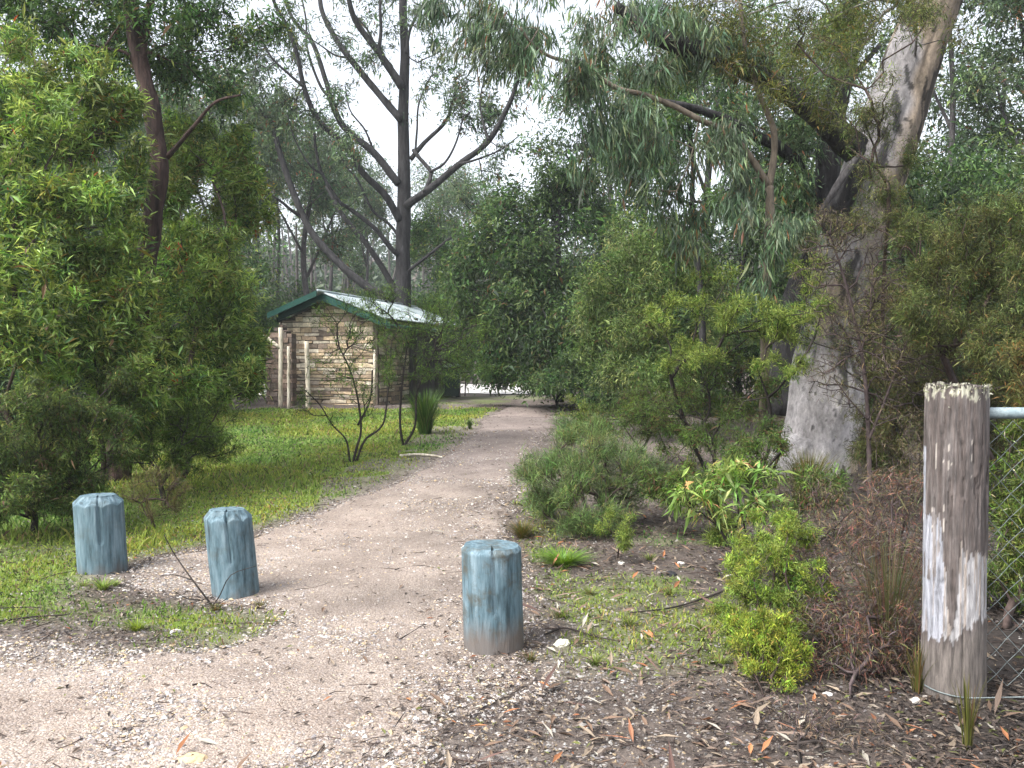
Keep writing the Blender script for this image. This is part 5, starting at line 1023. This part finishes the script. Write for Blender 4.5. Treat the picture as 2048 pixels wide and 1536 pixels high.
for q in [('bush', 480, 24, .9, 'green understorey tree left of the hut'), ('bush', 620, 34, 1.0, 'green understorey tree behind the hut ridge'), ('bush', 740, 38, 1.0, 'understorey tree behind the hut under the forked gum'), ('bush', 860, 42, 1.0, 'hazy understorey tree right of the forked gum'), ('bush', 180, 17, .9, 'understorey tree behind the reddish trunk'),
          ('bush', 330, 20, .95, 'understorey tree left of the lawn'), ('darkbush', 30, 14, .9, 'dark understorey tree behind the far left bush'), ('darkbush', 1060, 47, 1.25, 'dark understorey tree behind the black stemmed evergreen'), ('darkbush', 1190, 23, 1.0, 'dark understorey tree left of the rounded pale bush'), ('bush', 1330, 20, 1.0, 'understorey tree behind the rounded pale bush'),
          ('darkbush', 1480, 17, .9, 'dark understorey tree left of the pale trunk'), ('darkbush', 1640, 18, 1.0, 'dark understorey tree directly behind the pale trunk'), ('darkbush', 1800, 14, .85, 'dark understorey tree right of the pale trunk'), ('bush', 1900, 18, 1.0, 'green understorey tree behind the olive tree'), ('darkbush', 2020, 14, .9, 'dark understorey tree at the right edge'), ('bush', 1960, 24, .8, 'taller understorey tree at upper right')]: place(*q, GU)
# far wood on the rising ground
rng = np.random.default_rng(9); n = 70000
th = rng.uniform(-.72, .72, n); dd = rng.uniform(56, 110, n); x = np.tan(th) * dd; x = np.round(x / 3.2) * 3.2 + rng.normal(0, 1.2, n); dd = np.round(dd / 4) * 4 + rng.normal(0, 1.3, n)
top = 4.5 + 3.2 * fbm(x / 7, dd / 7, 0, 401); z = hgt(x, dd) + rng.uniform(0, 1, n) ** .7 * np.clip(top, 2, 9)
V, f = leaf_quads(np.stack([x, dd, z], 1), rng.normal(0, 1, (n, 3)), rng.uniform(.35, .8, n), rng.uniform(.2, .4, n), .2, 0, .6, rng)
c = np.array([(.045, .075, .035), (.07, .10, .05), (.03, .05, .03)])[rng.integers(0, 3, n)] * rng.uniform(.7, 1.3, (n, 1))
tx = rng.uniform(-.6, .6, 160); td = rng.uniform(52, 80, 160); A = np.stack([np.tan(tx) * td, td, hgt(np.tan(tx) * td, td) - .3], 1); B = A + np.stack([rng.normal(0, .8, 160), rng.normal(0, .5, 160), rng.uniform(6, 11, 160)], 1)
Vt, ft_ = edges_tubes(A, B, np.full(160, .18), np.full(160, .06), 6)
V, fs, c = cat([(V, [f], np.repeat(c, 4, 0)), (Vt, ft_, np.array([.10, .09, .085]))])
o = mesh('distant_forest', V, fs, M['leaf_gum'], col=c); o['kind'] = 'stuff'; o['label'] = 'hazy far wood on the rise behind the trees'

# ------------------------------------------------------------------ air, light, camera
HAZE = .0011
if HAZE:
    def hz(nt, out):
        v = N(nt, 'ShaderNodeVolumePrincipled'); v.inputs['Color'].default_value = (.9, .95, 1, 1); v.inputs['Density'].default_value = HAZE; v.inputs['Anisotropy'].default_value = .2
        L(nt, v, 0, out, 'Volume')
    V, fs = box((0, 220, 22), (860, 620, 74)); o = mesh('haze', V, fs, mat('haze_air', hz)); o['kind'] = 'stuff'
w = bpy.data.worlds.new('World'); bpy.context.scene.world = w; w.use_nodes = True; nt = w.node_tree; nt.nodes.clear()
SUN_EL, SUN_AZ = math.radians(52), math.radians(-125)   # azimuth measured from +Y towards +X
sky = nt.nodes.new('ShaderNodeTexSky'); sky.sky_type = 'NISHITA'; sky.sun_disc = False; sky.sun_elevation = SUN_EL; sky.sun_rotation = SUN_AZ
sky.air_density = 1.0; sky.dust_density = 4.0; sky.ozone_density = 1.0
hs = nt.nodes.new('ShaderNodeHueSaturation'); hs.inputs['Saturation'].default_value = .34; hs.inputs['Value'].default_value = 1.0
bgd = nt.nodes.new('ShaderNodeBackground'); bgd.inputs['Strength'].default_value = .15; wo = nt.nodes.new('ShaderNodeOutputWorld')
nt.links.new(sky.outputs[0], hs.inputs['Color']); nt.links.new(hs.outputs[0], bgd.inputs[0]); nt.links.new(bgd.outputs[0], wo.inputs[0])
sl_ = bpy.data.lights.new('sun', 'SUN'); sl_.energy = 1.5; sl_.angle = math.radians(20); sl_.color = (1, .985, .955)
so = bpy.data.objects.new('sun', sl_); COL.objects.link(so)
sd_ = Vector((math.sin(SUN_AZ) * math.cos(SUN_EL), math.cos(SUN_AZ) * math.cos(SUN_EL), math.sin(SUN_EL)))
so.rotation_euler = sd_.to_track_quat('Z', 'Y').to_euler(); so.location = (0, 0, 60)
cam = bpy.data.cameras.new('camera'); cam.sensor_width = 36; cam.lens = F / 2048 * 36; cam.clip_end = 2000; cam.clip_start = .05
co = bpy.data.objects.new('camera', cam); COL.objects.link(co); co.location = (0, 0, CAMH); co.rotation_euler = (math.pi / 2 - PITCH, 0, 0)
sc = bpy.context.scene; sc.camera = co
sc.view_settings.view_transform = 'Standard'; sc.view_settings.look = 'None'; sc.view_settings.exposure = 1.68; sc.view_settings.gamma = 1
sc.render.engine = 'CYCLES'; sc.cycles.max_bounces = 6; sc.cycles.diffuse_bounces = 3; sc.cycles.glossy_bounces = 2; sc.cycles.transmission_bounces = 3; sc.cycles.volume_bounces = 0
sc.cycles.use_denoising = True; sc.cycles.caustics_reflective = False; sc.cycles.caustics_refractive = False
